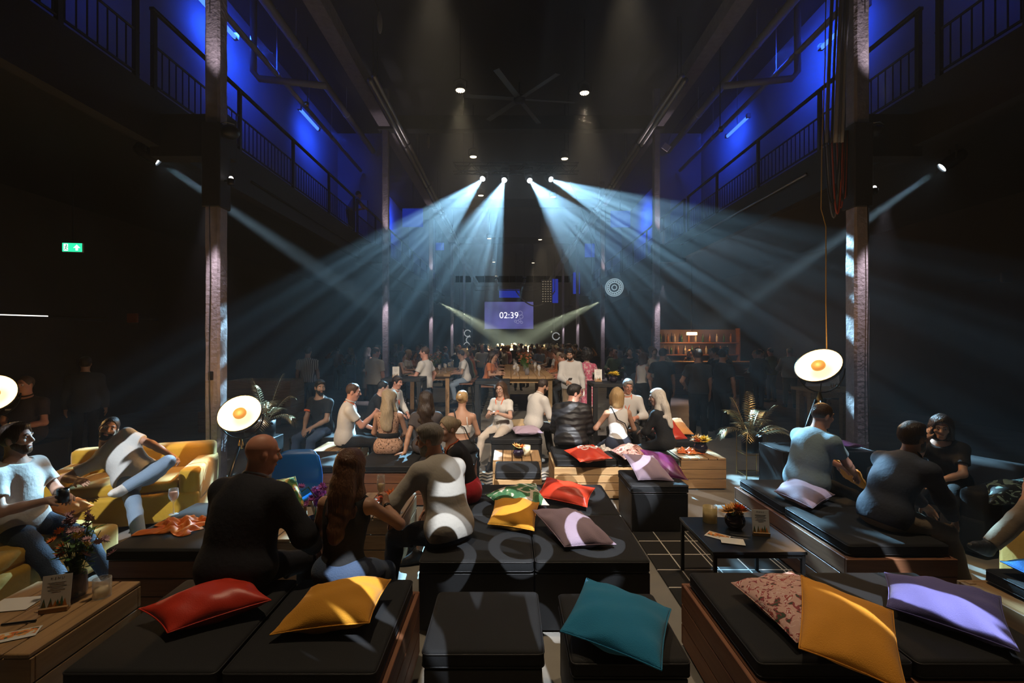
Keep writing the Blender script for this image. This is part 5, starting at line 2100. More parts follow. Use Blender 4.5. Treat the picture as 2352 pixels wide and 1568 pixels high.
person('grey haired man in a pale grey shirt, seen from behind on the central lounge', -.40, 3.16, .455, 52, 1.0, 'rosy', 14, 31, head=(34, -8), hair=('short', 'grey'), beard='grey', side=6,
       top=('shirt', J_('pale_grey_linen', (.40, .37, .33))), bottom=('jeans', DEN_D), girth=1.06, hands=((-.20, .42, .58), (.16, .38, .58)), feet=((-.20, .46, .08), (.22, .40, .08)), res=NEAR, elbow=((-1, -.2, -.4), (1, -.3, -.2)))
person('blond woman in a navy top and red skirt on the central lounge', -.36, 4.02, .455, 102, .90, 'fair', 12, 24, head=(26, -4), hair=('bun', 'ash'), female=True,
       top=('long', NAVY), bottom=('skirt', J_('red', (.50, .012, .03))), hands=((-.08, .34, .58), (.10, .32, .58)), res=NEAR, lanyard=M_lan)

# --- left sofas
person('reclining man in a white tee with one ankle on his knee, yellow sofa', -3.56, 4.50, .42, -160, 1.0, 'tan', -34, -24, side=48, twist=-8, head=(22, 6), tilt=-22, hair=('crop', 'dark'), beard='dark',
       top=('tee', WHT), bottom=('jeans', DEN_L), girth=1.12, hands=((-.40, .02, .66), (.46, .10, .55)), elbow=((-.3, -.6, .5), (1, .1, .4)), feet=((-.02, .42, .50), (-.22, .60, .08)),
       knee=((-1, .5, .7), (-.2, .7, .8)), shoes=(.62, .60, .56), res=NEAR, curl=(.9, .4))
person('man in a white tee laughing at the left edge, knees up, holding a cup', -3.46, 3.34, .42, -86, .98, 'fair', -8, -4, head=(10, 4), hair=('quiff', 'dark'), beard='brown',
       top=('tee', WHT), bottom=('jeans', DEN_D), hands=((-.06, .27, .72), (.08, .25, .72)), feet=((-.05, .62, .08), (.30, .66, .08)), knee=((0, .6, .9), (.2, .6, .9)), res=NEAR, curl=(.8, .9), shoes=(.5, .48, .45))
o = MB().lathe([(.001, 0), (.034, 0), (.036, .09), (.033, .09), (.031, .005), (.001, .005)], n=18).build('cup', L_out, None, True, loc=(-3.165, 3.335, .665))
tag(o, 'black cup held by the laughing man at the left edge', 'cup')
person('man in a dark polo with a white name tag beside the cut off lamp', -5.98, 5.85, .56, 190, 1.0, 'red', 4, head=(-4, 0), hair=('crop', 'brown'), top=('polo', J_('dark_red_brown', (.03, .016, .014))), bottom=('trousers', BLK),
       girth=1.12, hands=((-.06, .26, .80), (.08, .26, .74)), feet=((-.12, .28, .08), (.12, .28, .08)), res=MID, extra=lambda J: MB().box(J['C'] + J['t2'] * .12 + J['f2'] * .155 + J['r2'] * .08, (.07, .006, .02), R(12)).build('name_tag', WHT, J['o']))

# --- middle left ring
person('bearded man in a black tee with an orange armband, middle left', -2.72, 6.86, .455, 158, .98, 'olive', 6, 10, head=(62, -4), hair=('short', 'black'), beard='black', top=('tee', BLK), bottom=('jeans', DEN),
       hands=((-.05, .30, .60), (.06, .33, .58)), res=MID, extra=lambda J: MB().tube([J['sh'][1] + (J['el'][1] - J['sh'][1]) * .52, J['sh'][1] + (J['el'][1] - J['sh'][1]) * .62], .066, 14).build('armband', M_lan, J['o'], True))
_o, J = person('man in a white polo shirt holding up a phone, middle left', -2.19, 6.24, .415, -68, 1.03, 'rosy', 6, 10, head=(-12, -10), hair=('crop', 'brown'), top=('polo', WHT), bottom=('trousers', BLK), lanyard=M_lan,
               hands=((-.12, .42, .62), (.10, .42, .88)), res=MID, curl=(.5, 1.0), palm=(None, (-1, 0, .2)), elbow=(None, (.3, -.1, -1)))
phone('phone held up by the man in the white polo shirt', Vector((-2.19, 6.24, 0)) + Vector(tuple(J['wr'][1])) + Vector((.075, .05, .05)), (-1, -.3, .5))
person('man in a dark tee leaning forward behind the white polo shirt', -2.14, 7.25, .455, -72, .94, 'fair', 14, 22, head=(0, -12), hair=('crop', 'black'), top=('tee', BLK), bottom=('jeans', DEN_D), res=MID)
person('man in an open white shirt with an orange lanyard, middle left rear', -2.02, 7.95, .455, -104, .96, 'rosy', 10, 14, head=(-10, -12), hair=('short', 'dark'), top=('shirt', WHT), bottom=('trousers', CHAR), res=MID, lanyard=M_lan)
person('woman with wavy blond hair in a leopard print dress, seen from behind', -1.46, 5.66, .455, 2, .93, 'tan', 5, 4, head=(-42, -4), hair=('wavy', 'ash'), female=True, girth=1.06, top=('dress', LEO), bottom=(None, None), res=MID,
       extra=lambda J: MB().lathe([(.128, -.028), (.137, -.02), (.137, .02), (.128, .028)], J['P'] + (J['C'] - J['P']) * .70, 24, Matrix(np.stack([J['r'] * 1.03, J['f'] * .78, J['t2']], 1).tolist())).build('belt', BLK, J['o'], True))
person('woman with long straight brown hair leaning back on one hand', -1.00, 5.66, .455, 4, .92, 'tan', -4, 0, head=(-12, 0), hair=('long', 'dark'), female=True, top=('tee', J_('dark_knit', (.06, .05, .05)), .5), bottom=('trousers', BLK), res=MID,
       hands=((-.26, -.20, .49), (.12, .3, .60)), elbow=((-1, -.4, .1), None), curl=(.15, .5), palm=((0, 0, -1), None, (-.6, -.3, 0), None))
person('woman with a blond bun in a white crop top, seen from behind', -.575, 5.64, .455, -2, .92, 'tan', 4, 4, head=(-8, -2), hair=('bun', 'blond'), female=True, top=('crop', WHT), bottom=('trousers', BLK), res=MID, extra=lambda J: strap_across(J, BLK))
person('woman in glasses and white tee with an orange lanyard, facing the camera', -.10, 6.98, .455, 150, .92, 'fair', 4, 6, head=(10, -4), hair=('wavy', 'brown'), female=True, glasses=True, top=('tee', WHT), bottom=('jeans', PALE), lanyard=M_lan,
       res=MID, hands=((-.10, .34, .82), (.02, .30, .80)), curl=(.9, .9), feet=((-.05, .45, .08), (.2, .46, .08)))

# --- middle right ring
_o, J = person('man in a white shirt bent over his phone on the long black bench', .36, 7.12, .455, -58, .98, 'tan', 10, 18, head=(-6, -22), hair=('crop', 'dark'), beard='dark', top=('shirt', WHT, 1.6), bottom=('trousers', BLK), res=MID,
               hands=((-.08, .36, .68), (.08, .36, .66)), curl=(.9, .9))
phone('phone in the hands of the man in white on the long black bench', Vector((.36, 7.12, 0)) + Vector(tuple((J['wr'][0] + J['wr'][1]) / 2)) + Vector((.09, .05, .045)), (-.5, -.3, 1))
person('man in a black padded jacket seen from behind, head turned right', .77, 5.92, .455, -14, 1.0, 'rosy', 12, 18, head=(-62, -8), hair=('short', 'black'), top=('jacket', PUFF), bottom=('trousers', BLK), girth=1.15, res=MID, hands=((-.16, .4, .58), (.16, .4, .6)), elbow=((-.4, -.3, -.8), (.4, -.3, -.8)))
person('woman with a blond bun in a white tank top with a black strap', 1.36, 5.86, .455, 4, .93, 'tan', 6, 6, head=(-6, -6), hair=('bob', 'blond'), female=True, top=('tank', WHT), bottom=('trousers', DOT), res=MID,
       hands=((-.22, .30, .70), (.16, .30, .62)), extra=lambda J: strap_across(J, BLK, 1))
person('man in glasses with white shirt and orange lanyard, facing the camera', 1.80, 7.20, .455, 168, .98, 'red', 8, 14, head=(14, -14), hair=('short', 'grey'), glasses=True, top=('shirt', WHT, 1.5), bottom=('trousers', CHAR), res=MID, lanyard=M_lan,
       hands=((-.10, .32, .70), (.10, .30, .66)))
person('woman with long silver blond hair and a black top, facing left', 1.94, 5.84, .455, 42, .93, 'fair', 8, 14, head=(34, -6), hair=('long', 'silver'), female=True, top=('long', BLK, 1.4), bottom=('trousers', BLK), res=MID,
       hands=((-.06, .36, .66), (.06, .34, .64)), curl=(.9, .9), watch=1)

# --- right lounge and sofa
person('man in a pale blue tee with an orange lanyard on the right lounge', 2.66, 4.22, .455, -76, 1.0, 'rosy', 10, 22, head=(-8, -10), hair=('crop', 'brown'), top=('tee', J_('pale_blue', (.25, .36, .42))), bottom=('trousers', BLK), girth=1.28, lanyard=M_lan,
       hands=((-.10, .52, .66), (.10, .50, .62)), feet=((-.15, .55, .08), (.15, .55, .08)), res=NEAR, watch=1)
person('man in a dark blue shirt and khakis bent forward on the right lounge', 2.72, 3.42, .455, -78, 1.02, 'tan', 18, 42, head=(-2, 4), hair=('short', 'dark'), beard='dark', top=('shirt', J_('dark_blue_shirt', (.030, .038, .060))), bottom=('trousers', KHAKI),
       hands=((-.12, .60, .52), (.12, .56, .50)), feet=((-.15, .58, .08), (.18, .56, .08)), res=NEAR, elbow=((-.8, -.3, -.5), (.8, -.3, -.5)))
person('dark haired woman in a black tee resting her cheek on her hand', 4.02, 4.30, .44, 118, .90, 'fair', 14, 26, head=(20, -12), hair=('bob', 'dark'), female=True, top=('tee', BLK), bottom=('trousers', BLK), res=NEAR, watch=1,
       hands=((-.05, .42, .60), (.045, .36, 1.00)), elbow=((-.8, 0, -.6), (.3, .5, -1)), palm=(None, (-.3, -1, 0), None, (0, -.15, 1)), curl=(.4, .5))
person('person in khaki trousers sitting at the right edge of the photo', 4.06, 3.36, .48, 100, 1.0, 'tan', -10, -6, head=(0, 0), hair=('short', 'brown'), top=('tee', CHAR), bottom=('trousers', KHAKI), res=NEAR,
       hands=((-.2, .2, .65), (.2, .2, .65)), feet=((.16, .64, .30), (-.12, .56, .08)), knee=((.1, .5, 1), (0, .6, .9)))

# --- standing guests
FR = .011
person('man in a striped short sleeved shirt walking at the back left', -4.72, 11.0, None, 22, 1.07, 'tan', 3, head=(-20, 0), hair=('short', 'black'), top=('tee', STRIPE), bottom=('jeans', DEN_D), res=FR, feet=((-.1, .24, .08), (.12, -.22, .12)), face=False)
person('man in a loose white shirt with his back turned, left of the column', -3.05, 10.6, None, -24, 1.07, 'rosy', 2, head=(-30, -6), hair=('balding', 'brown'), top=('shirt', OFFW, .7), bottom=('trousers', CHAR), girth=1.12, res=FR, face=False)
person('man in a white tee and jeans standing sideways with a drink', -1.76, 9.75, None, 74, 1.08, 'rosy', -2, head=(14, 0), hair=('crop', 'brown'), top=('tee', WHT), bottom=('jeans', DEN), girth=1.12, res=FR, hands=((-.12, .30, 1.20), (.36, .02, .98)))
person('man in a white shirt looking down at his phone, standing in mid hall', 1.26, 9.7, None, 172, 1.07, 'tan', 2, head=(-8, -24), hair=('short', 'black'), beard='black', top=('shirt', WHT), bottom=('trousers', KHAKI), res=FR, hands=((-.30, .12, .88), (.06, .32, 1.10)))
phone('phone in the hand of the standing man in the white shirt', (1.21, 9.36, 1.05), (0, .4, 1))
person('woman in a pink patterned dress with black curly hair, standing', 1.66, 10.1, None, -16, 1.03, 'olive', 2, head=(-10, -6), hair=('curly', 'black'), female=True, top=('dress', PINKP, .9), bottom=('skirt', PINKP), res=FR, face=False, hands=((-.12, .3, 1.1), (.16, .3, 1.1)))
person('woman in a white sleeveless top standing right of the bar table', 2.82, 10.0, None, -64, 1.0, 'tan', 3, head=(-20, -6), hair=('bob', 'brown'), female=True, top=('tank', WHT), bottom=('trousers', BLK), res=FR, face=False)
for k, (x, y, yw_, hc, cl, lb) in enumerate(((3.12, 9.6, -30, 'dark', BLK, 'man in black standing in the beam haze right of the white top'), (3.50, 8.7, -8, 'brown', CHAR, 'broad dark clothed man standing at the right, nearest the palm'),
                                             (4.02, 8.9, -60, 'black', BLK, 'dark clothed man with black hair facing the bar'), (4.7, 10.6, 40, 'dark', CHAR, 'dim guest in dark clothes between the bar and the palm'))):
    person(lb, x, y, None, yw_, 1.06, 'tan', 2, head=(10 * k - 10, -4), hair=('short', hc), top=('tee', cl), bottom=('trousers', BLK), res=FR, face=False, hands=((-.2, .25, 1.05), (.24, .1, .85)))
person('person in a white shirt behind the right lamp, by the wooden bar table', 5.62, 8.5, None, 100, 1.0, 'tan', 3, hair=('short', 'brown'), top=('shirt', WHT), bottom=('trousers', BLK), res=FR, face=False)
person('dim figure in a dark coat standing by the dark left wall', -6.5, 7.2, None, 30, 1.0, 'tan', 2, hair=('short', 'dark'), top=('blazer', CHAR), bottom=('trousers', BLK), res=.013, face=False)
o, J = person('man in a blue shirt leaning on the left gallery rail', -4.98, 14.7, None, -52, 1.0, 'rosy', 22, 34, head=(0, -6), hair=('crop', 'brown'), top=('tee', J_('sky_shirt', (.14, .22, .40))), bottom=('trousers', BLK), res=.013, face=False, hands=((-.1, .48, 1.10), (.1, .5, 1.08)))
o.location.z = GZ


# ------------------------------------------------------------------ rig and building services
LENS_C = glow('cool_lens', (.75, .92, 1.0), 60)
LENS_W = glow('warm_diode', (1.0, .82, .55), 5)
LENS_Y = glow('green_white_lens', (.93, 1.0, .75), 40)
M_alu = mat('aluminium_tube', (.30, .30, .30), .35, .9)
M_duct = mat('galvanised_pipe', (.34, .33, .29), .38, .8, var=.25, vscale=2)


def truss(label, x0, x1, y, z, s=.26):
    t = empty('lighting_truss', (0, y, z), label, 'truss')
    for dy, dz in ((-s / 2, -s / 2), (s / 2, -s / 2), (-s / 2, s / 2), (s / 2, s / 2)):
        MB().tube([(x0, dy, dz), (x1, dy, dz)], .022, 8).build('chord', M_steel, t, True)
    m = MB()
    n = int((x1 - x0) / s)
    for k in range(n):
        a, b = x0 + (x1 - x0) * k / n, x0 + (x1 - x0) * (k + 1) / n
        q = 1 if k % 2 else -1
        m.tube([(a, -s / 2, -q * s / 2), (b, -s / 2, q * s / 2)], .010, 5).tube([(a, s / 2, -q * s / 2), (b, s / 2, q * s / 2)], .010, 5).tube([(a, -q * s / 2, -s / 2), (b, q * s / 2, -s / 2)], .010, 5)
    m.build('lacing', M_steel, t, True)
    for x in (x0 + .3, x1 - .3):
        MB().tube([(x, 0, s / 2), (x, 0, ZC + .2 - z)], .008, 5).build('hanger', M_steel, t)
    return t


truss('lighting truss across the hall that carries the four bright beam lamps', -1.7, 2.1, 14.35, 7.08)
truss('far lighting truss above the stage screen', -3.3, 3.6, 45.0, 6.9, .4)


def moving_head(label, p, d, lens, s=1.0, hang=True, group=None):
    p, d = Vector(p), Vector(d).normalized()
    t = empty('moving_head', p, label, 'stage light', group)
    M = d.to_track_quat('Z', 'Y').to_matrix()
    # lens sits behind the lamp origin so that the light leaves freely
    MB().lathe([(.001, -.34), (.07, -.33), (.095, -.26), (.10, -.12), (.085, -.02), (.085, .0), (.078, .0), (.075, -.03)], (0, 0, 0), 20, M).build('head', M_steel, t, True).scale = (s, s, s)
    MB().lathe([(.001, -.028), (.074, -.03)], (0, 0, 0), 20, M).build('lens', lens, t, True).scale = (s, s, s)
    if hang:
        c = M @ Vector((0, 0, -.17)) * s
        y = Vector((c.x, c.y, c.z + .26 * s))
        side = Vector((d.y, -d.x, 0)).normalized() if abs(d.z) < .99 else Vector((1, 0, 0))
        MB().tube([c + side * .115 * s, c + side * .13 * s + Vector((0, 0, .1 * s)), y + side * .11 * s, y - side * .11 * s, c - side * .13 * s + Vector((0, 0, .1 * s)), c - side * .115 * s], .014 * s, 6).build('yoke', M_steel, t)
        MB().rbox(y + Vector((0, 0, .05 * s)), (.26 * s, .2 * s, .09 * s), .02 * s).build('base', M_steel, t, True)
    return t


for (p, ax), w in zip(HEADS, ('leftmost beam lamp on the truss, fanning to the lower left', 'second beam lamp from the left, with a straight right edge to its fan', 'third beam lamp from the left, fanning right of the dark gap', 'rightmost beam lamp on the truss, with a flat fan to the right')):
    moving_head(w, p, ax, LENS_C)
for (p, q), w in zip(SIDE, ('single spot high on the left gallery edge with a narrow beam', 'single spot high on the right gallery edge with a narrow beam')):
    t = moving_head(w, p, q - p, LENS_C, 1.0)
    c = (q - p).normalized() * -.17
    MB().tube([c + Vector((0, 0, .3)), c + Vector((0, 0, GZ - .29 - p.z))], .016, 6).build('drop_rod', M_steel, t)
for k, (p, d) in enumerate(FANS):
    w = ('nearest lamp of the left greenish fan over the dance floor', 'middle lamp of the left greenish fan over the dance floor', 'farthest lamp of the left greenish fan over the dance floor',
         'nearest lamp of the right greenish fan over the dance floor', 'middle lamp of the right greenish fan over the dance floor', 'farthest lamp of the right greenish fan over the dance floor',
         'small cool spot left of the stage screen top', 'small cool spot right of the stage screen top')[k]
    t = moving_head(w, p, d, LENS_Y if k < 6 else LENS_C, 1.1)
    c = Vector(d) * -.19
    MB().tube([c + Vector((0, 0, .2)), c * 1.0 + Vector((0, 0, (8.22 if min(abs(p.x + c.x - XL), abs(p.x + c.x - XR)) < .19 else ZC + .195) - p.z - c.z))], .016, 6).build('drop_rod', M_steel, t)

for X, Y, z in PARS:
    if Y < 9:
        continue
    side = 'left' if X < 0 else 'right'
    nm = {11.4: 'nearest', 15.5: 'second', 19.6: 'third', 27.8: 'fourth', 36.0: 'farthest'}[Y]
    t = empty('par_can', (X, Y, z), '%s round downlight of warm diodes in the %s ceiling row' % (nm, side), 'ceiling spotlight')
    MB().lathe([(.001, .16), (.10, .15), (.135, .05), (.14, -.02), (.132, -.02), (.128, .0), (.001, .0)], n=24).build('housing', M_steel, t, True)
    m = MB()
    k = 0
    for rg, n in ((0, 1), (.045, 6), (.092, 12)):
        for q in range(n):
            a = 2 * pi * q / n
            m.ball((rg * cos(a), rg * sin(a), -.004), .017, 6)
    m.build('diodes', LENS_W, t, True)
    MB().tube([(-.15, 0, .03), (-.16, 0, .22), (0, 0, .30), (.16, 0, .22), (.15, 0, .03)], .012, 6).build('bracket', M_steel, t)
    MB().tube([(0, 0, .28), (0, 0, ZC + .25 - z)], .018, 6).build('drop_rod', M_steel, t)

# ceiling fan
t = empty('ceiling_fan', (.27, 12.5, 8.28), 'large dark ceiling fan between the two nearest downlights', 'fan')
MB().lathe([(.001, -.12), (.14, -.11), (.17, -.02), (.12, .06), (.03, .08), (.03, .4), (.001, .4)], n=20).build('hub', M_steel, t, True)
for k in range(6):
    a = 2 * pi * k / 6 + .12
    M = Matrix.Rotation(a, 3, 'Z') @ Matrix.Rotation(R(9), 3, 'X')
    MB().rbox(M @ Vector((.82, 0, -.04)), (1.35, .15, .014), .004, 0, 1).build('blade', mat('fan_grey', (.05, .05, .05), .5), t)
    t.children[-1].data.transform(Matrix.Identity(4))
for k, ch in enumerate([c for c in t.children if c.name.startswith('blade')]):
    bpy.data.objects.remove(ch)
for k in range(6):
    a = 2 * pi * k / 6 + .12
    m = MB()
    m.box((0, 0, 0), (1.35, .15, .012))
    M = Matrix.Rotation(a, 4, 'Z') @ Matrix.Translation((.82, 0, -.04)) @ Matrix.Rotation(R(9), 4, 'X')
    o = m.build('blade', mat('fan_grey', (.05, .05, .05), .5), t)
    o.data.transform(M)

# long twin pipes under the roof, one pair per side
for sx, rt, c in ((-1, -.510, 'left'), (1, .650, 'right')):
    for k in (0, 1):
        z = 8.02 - .10 * k
        x = rt * (z - CH) - sx * .0 + sx * (.15 * k)
        t = empty('roof_pipe', (x, 0, z), '%s long pipe of the twin pipes under the %s roof edge' % (('inner', 'outer')[k], c), 'pipe')
        MB().tube([(0, 11.0, 0), (0, 30.0, 0)], .062, 14).build('tube', M_duct, t, True)
        for Y in (14.7, 18.6, 22.5, 26.4):
            MB().tube([(0, Y - .04, 0), (0, Y + .04, 0)], .074, 14).build('clamp', M_steel, t, True)
        for Y in (11.3, 16.5, 21.5, 26.5):
            MB().tube([(0, Y, .05), (0, Y, ZC + .22 - z)], .01, 5).build('hanger', M_steel, t)

# acoustic half shell lamps hanging by the ceiling
for px, py, Y, w in ((872, 52, 9.6, 'large grey oval reflector hanging near the top left of the ceiling'), (984, 325, 15.8, 'small grey oval reflector hanging beside the left twin pipes')):
    p = at(px, py, Y)
    t = empty('hanging_reflector', p, w, 'lamp')
    MB().ball((0, 0, 0), .22, 12, sc=(.22, .5, 1)).build('dish', mat('pale_reflector', (.30, .28, .24), .5), t, True)
    MB().tube([(0, 0, .2), (-.1, 0, .5), (-.1, 0, ZC + .2 - p.z)], .012, 6).build('rod', M_steel, t)

# gallery railings, one per bay
def railing(sx, y0, y1, label):
    X = GX[sx]
    L = y1 - y0
    t = empty('gallery_railing', (X, (y0 + y1) / 2, GZ), label, 'railing')
    MB().rbox((0, 0, 1.08), (.07, L, .05), .012, 0, 1).build('top_rail', M_steel, t)
    MB().tube([(0, -L / 2, .62), (0, L / 2, .62)], .016, 6).build('mid_rail', M_steel, t)
    MB().tube([(0, -L / 2, .10), (0, L / 2, .10)], .016, 6).build('low_rail', M_steel, t)
    for y in (-L / 2 + .05, -L / 4, 0, L / 4, L / 2 - .05):
        MB().box((0, y, .53), (.05, .06, 1.06)).build('post', M_steel, t)
    m = MB()
    n = int(L / .13)
    for k in range(n):
        m.box((0, -L / 2 + L * (k + .5) / n, .36), (.012, .012, .52))
    m.build('baluster_infill', M_steel, t)


for sx, c in ((-1, 'left'), (1, 'right')):
    ys = [1.6] + COLY[:4]
    for k in range(4):
        railing(sx, ys[k] + .1, ys[k + 1] - .1, '%s gallery railing, %s bay from the camera' % (c, ('nearest', 'second', 'third', 'fourth')[k]))

M_gp = mat('grey_pipe', (.30, .30, .32), .4)
for sx, c in ((-1, 'left'), (1, 'right')):
    xo = -6.39 if sx < 0 else 7.19
    for k, Y in enumerate((5.4, 9.3, 13.6)):
        p = Vector((xo - sx * .60, Y, 8.22 if sx < 0 else 8.0))
        t = empty('tube_light', p, '%s blue lit tube lamp on the %s gallery wall' % (('nearest', 'second', 'third')[k], c), 'lamp')
        MB().tube([(0, -.62, 0), (0, .62, 0)], .045, 12).build('tube', glow('blue_tube', (.05, .16, 1.0), 2.2), t, True)
        for y in (-.64, .64):
            MB().rbox((0, y, .02), (.11, .10, .12), .015).build('end_cap', mat('tube_cap', (.4, .42, .5), .4), t, True)
        MB().tube([(0, 0, .03), (0, 0, ZC + .21 - p.z)], .008, 5).build('hanger', M_gp, t)
    for q, (dx, z, r) in enumerate(((.95, 8.05, .06), (1.40, 8.75, .10))):
        t = empty('service_pipe', (xo - sx * dx, 0, z), '%s pipe running along the %s gallery' % (('thin lower', 'thick upper')[q], c), 'pipe')
        MB().tube([(0, 2.5, 0), (0, 17.2, 0)], r, 10).build('tube', M_gp, t, True)
        for Y in (4.2, 7.6, 11.0, 14.4):
            MB().tube([(0, Y, r), (0, Y, ZC + .195 - z)], .01, 5).build('hanger', M_gp, t)
            MB().tube([(0, Y - .03, 0), (0, Y + .03, 0)], r * 1.12, 10).build('clamp', M_gp, t, True)
    # angled down pipe with elbow
    o = MB().tube([(0, 0, 2.07), (0, 0, .15), (-sx * .12, 0, 0), (-sx * 1.5, .2, -.05)], .07, 10).build('drain_pipe', M_gp, None, True, (GX[sx] + sx * .9, 10.2, 7.5))
    tag(o, 'bent drain pipe under the roof of the %s gallery' % c, 'pipe')
    # steel door panel and hoist beam at the gallery end
    o = MB().rbox((0, 0, 1.0), (.95, .05, 2.0), .01, 0, 1).build('door_%d' % (1 if sx < 0 else 2), M_gp, None, False, ((GX[sx] + sx * 1.1), 17.48, GZ))
    o['kind'] = 'structure'


def exit_sign(label, p, w, rz=0, group=None):
    t = empty('exit_sign', p, label, 'exit sign', group, rz=rz)
    h = w * .5
    MB().rbox((0, .02, 0), (w, .04, h), .006, 0, 1).build('housing', mat('sign_white', (.6, .62, .6), .5), t)
    MB().box((0, -.002, 0), (w * .96, .004, h * .94)).build('face', glow('sign_green', (.02, .62, .28), 1.6), t)
    m = MB()
    y = -.006
    wt = glow('sign_light', (.75, 1.0, .85), 1.8)
    # running figure, doorway and arrow
    m.box((-w * .30, y, 0), (w * .20, .004, h * .74))
    m.build('doorway', wt, t)
    m = MB()
    m.ball((-w * .27, y - .003, h * .22), h * .08, 6, sc=(1, .3, 1))
    for a, b in (((-.27, .12), (-.30, -.10)), ((-.30, -.10), (-.22, -.30)), ((-.30, -.10), (-.36, -.28)), ((-.28, .08), (-.20, -.02)), ((-.28, .08), (-.36, .0))):
        m.tube([(a[0] * w, y - .003, a[1] * h), (b[0] * w, y - .003, b[1] * h)], h * .035, 5)
    m.build('running_figure', glow('sign_green_dark', (.0, .35, .14), .8), t)
    m = MB()
    m.add([(w * .06, y, -h * .05), (w * .40, y, -h * .05), (w * .23, y, h * .32)], [(0, 1, 2)])
    m.box((w * .23, y, -h * .18), (w * .11, .004, h * .28))
    m.build('arrow', wt, t)
    MB().tube([(-w * .3, .02, h / 2), (-w * .3, .02, h / 2 + .06), (w * .3, .02, h / 2 + .06), (w * .3, .02, h / 2)], .008, 5).build('bracket', M_steel, t)
    return t


t = exit_sign('green exit sign with arrow hanging under the left gallery', at(166, 568, 8.2), .32, R(8))
MB().tube([(0, .02, .14), (0, .02, 4.75 - t.location.z)], .01, 5).build('drop_rod', M_steel, t)
t = exit_sign('green exit sign seen through the left gallery railing', at(663, 390, 16.9), .48)
MB().tube([(0, .02, .18), (0, .02, ZC + .21 - t.location.z)], .01, 5).build('drop_rod', M_steel, t)
for px, py, Y, w in ((749, 566, 17, 'tiny green exit sign in the dark left aisle'), (1670, 573, 16, 'tiny green exit sign in the dark right aisle')):
    t = exit_sign(w, at(px, py, Y), .34)
    MB().tube([(0, .02, .14), (0, .02, 5.0 - t.location.z)], .01, 5).build('drop_rod', M_steel, t)

# black sleeves, small spots and cables on the two nearest columns
for sx, X, c in ((-1, XL, 'left'), (1, XR, 'right')):
    Y = COLY[0]
    o = MB().rbox((0, 0, 0), (.235, .235, 1.06), .01, 0, 1).build('trim_%d' % (1 if sx < 0 else 2), M_black, None, False, (X, Y, 4.02))
    o['kind'] = 'structure'
    t = empty('column_spot', (X - sx * .0 + .19, Y - .02, 4.46), 'round black spot lamp clamped to the %s column' % c, 'spotlight')
    MB().ball((0, 0, 0), .11, 10, sc=(1, 1, .8)).build('housing', M_steel, t, True)
    MB().tube([(-.09, -.06, .085), (0, -.1, .085), (.09, -.06, .07)], .006, 5).build('rim', M_alu, t, True)
    MB().tube([(-.08, 0, 0), (-.19, 0, 0)], .02, 6).build('clamp', M_steel, t)
    t = empty('column_lamp', (X + .2, Y - .02, 3.84 if sx < 0 else 3.72), 'small white up lamp on the %s column' % c, 'lamp')
    MB().lathe([(.001, -.05), (.04, -.05), (.045, .02), (.03, .03), (.001, .03)], n=14).build('housing', M_steel, t, True)
    MB().ball((0, 0, .035), .026, 8).build('bulb', glow('white_bulb', (1, .95, .9), 5), t, True)
    MB().tube([(-.04, 0, 0), (-.2, 0, 0)], .012, 6).build('arm', M_steel, t)
    pts = [(.02 + .006 * sin(z * 3), -.125 - .004, z) for z in np.linspace(.55, 3.5, 16)]
    o = MB().tube(pts, .006, 5).build('cable', L_out, None, True, (X + (.02 if sx > 0 else -.02), Y, 0))
    tag(o, 'black cable running down the face of the %s column' % c, 'cable')
    o = MB().tube([(.0, -.128, z) for z in np.linspace(5.9, 7.2, 4)], .006, 5).build('cable', L_out, None, True, (X, Y, 0))
    tag(o, 'short black cable at the top of the %s column' % c, 'cable')
o = MB().rbox((0, 0, 0), (.05, .03, .11), .006).build('junction_box', M_steel, None, False, (XL + .0, 5.89, 1.37))
tag(o, 'small black junction box on the left column', 'electrical box')
# cable bundle beside the right column
M_c = [mat('cable_grey', (.16, .16, .17), .5), mat('cable_black', (.02, .02, .02), .5), mat('cable_pale', (.34, .32, .30), .5)]
rr = random.Random(4)
Yc = 5.95
for k, (x0, w, cm_) in enumerate(((1905, .020, 0), (1917, .014, 1), (1926, .026, 2), (1934, .018, 0), (1941, .022, 2))):
    a, b = at(x0 + 8, -40, Yc), at(x0 - 6, 300, Yc)
    o = MB().tube([a - a, (b - a) * .5 + Vector((rr.uniform(-.01, .01), 0, 0)), b - a, b - a + Vector((-.01, 0, -.15))], w, 8).build('conduit', M_c[cm_], None, True, a)
    tag(o, ('outermost', 'second', 'third', 'fourth', 'innermost')[k] + ' upright conduit beside the upper right column, counted from the left', 'conduit')
for k in range(9):
    x0, x1 = 1892 + 6 * k, 1930 + 2.2 * k
    y1 = 475 + rr.uniform(-30, 30)
    pts = []
    for q in range(15):
        s = q / 14
        px = x0 + (x1 - x0) * s
        py = 300 + 0 * s + (y1 - 300) * sin(pi * min(1, s * .5 + .0) ) if s < .0 else 300 + (y1 - 300) * (1 - abs(2 * s - 1) ** 2.2)
        pts.append(at(px, py, Yc + .02 * (k % 3)))
    p0 = pts[0].copy()
    o = MB().tube([p - p0 for p in pts], .008 + .003 * (k % 2), 6).build('cable_loop', [M_c[1], M_c[0], M_c[1], mat('cable_red', (.35, .05, .02), .5)][k % 4 if k != 5 else 3], None, True, p0)
    tag(o, 'loop of cable hanging beside the right column under the conduits', 'cable', 'cable loops by the right column')
p0 = at(1897, -30, 5.7)
pts = [at(1897, -30, 5.7), at(1895, 150, 5.7), at(1888, 320, 5.7), at(1886, 480, 5.7), at(1897, 520, 5.7), at(1897, 700, 5.6), at(1899, 806, 5.3)]
o = MB().tube([p - p0 for p in pts], .006, 6).build('ceiling_rope', mat('ochre_cord', (.40, .25, .06), .6), None, True, p0)
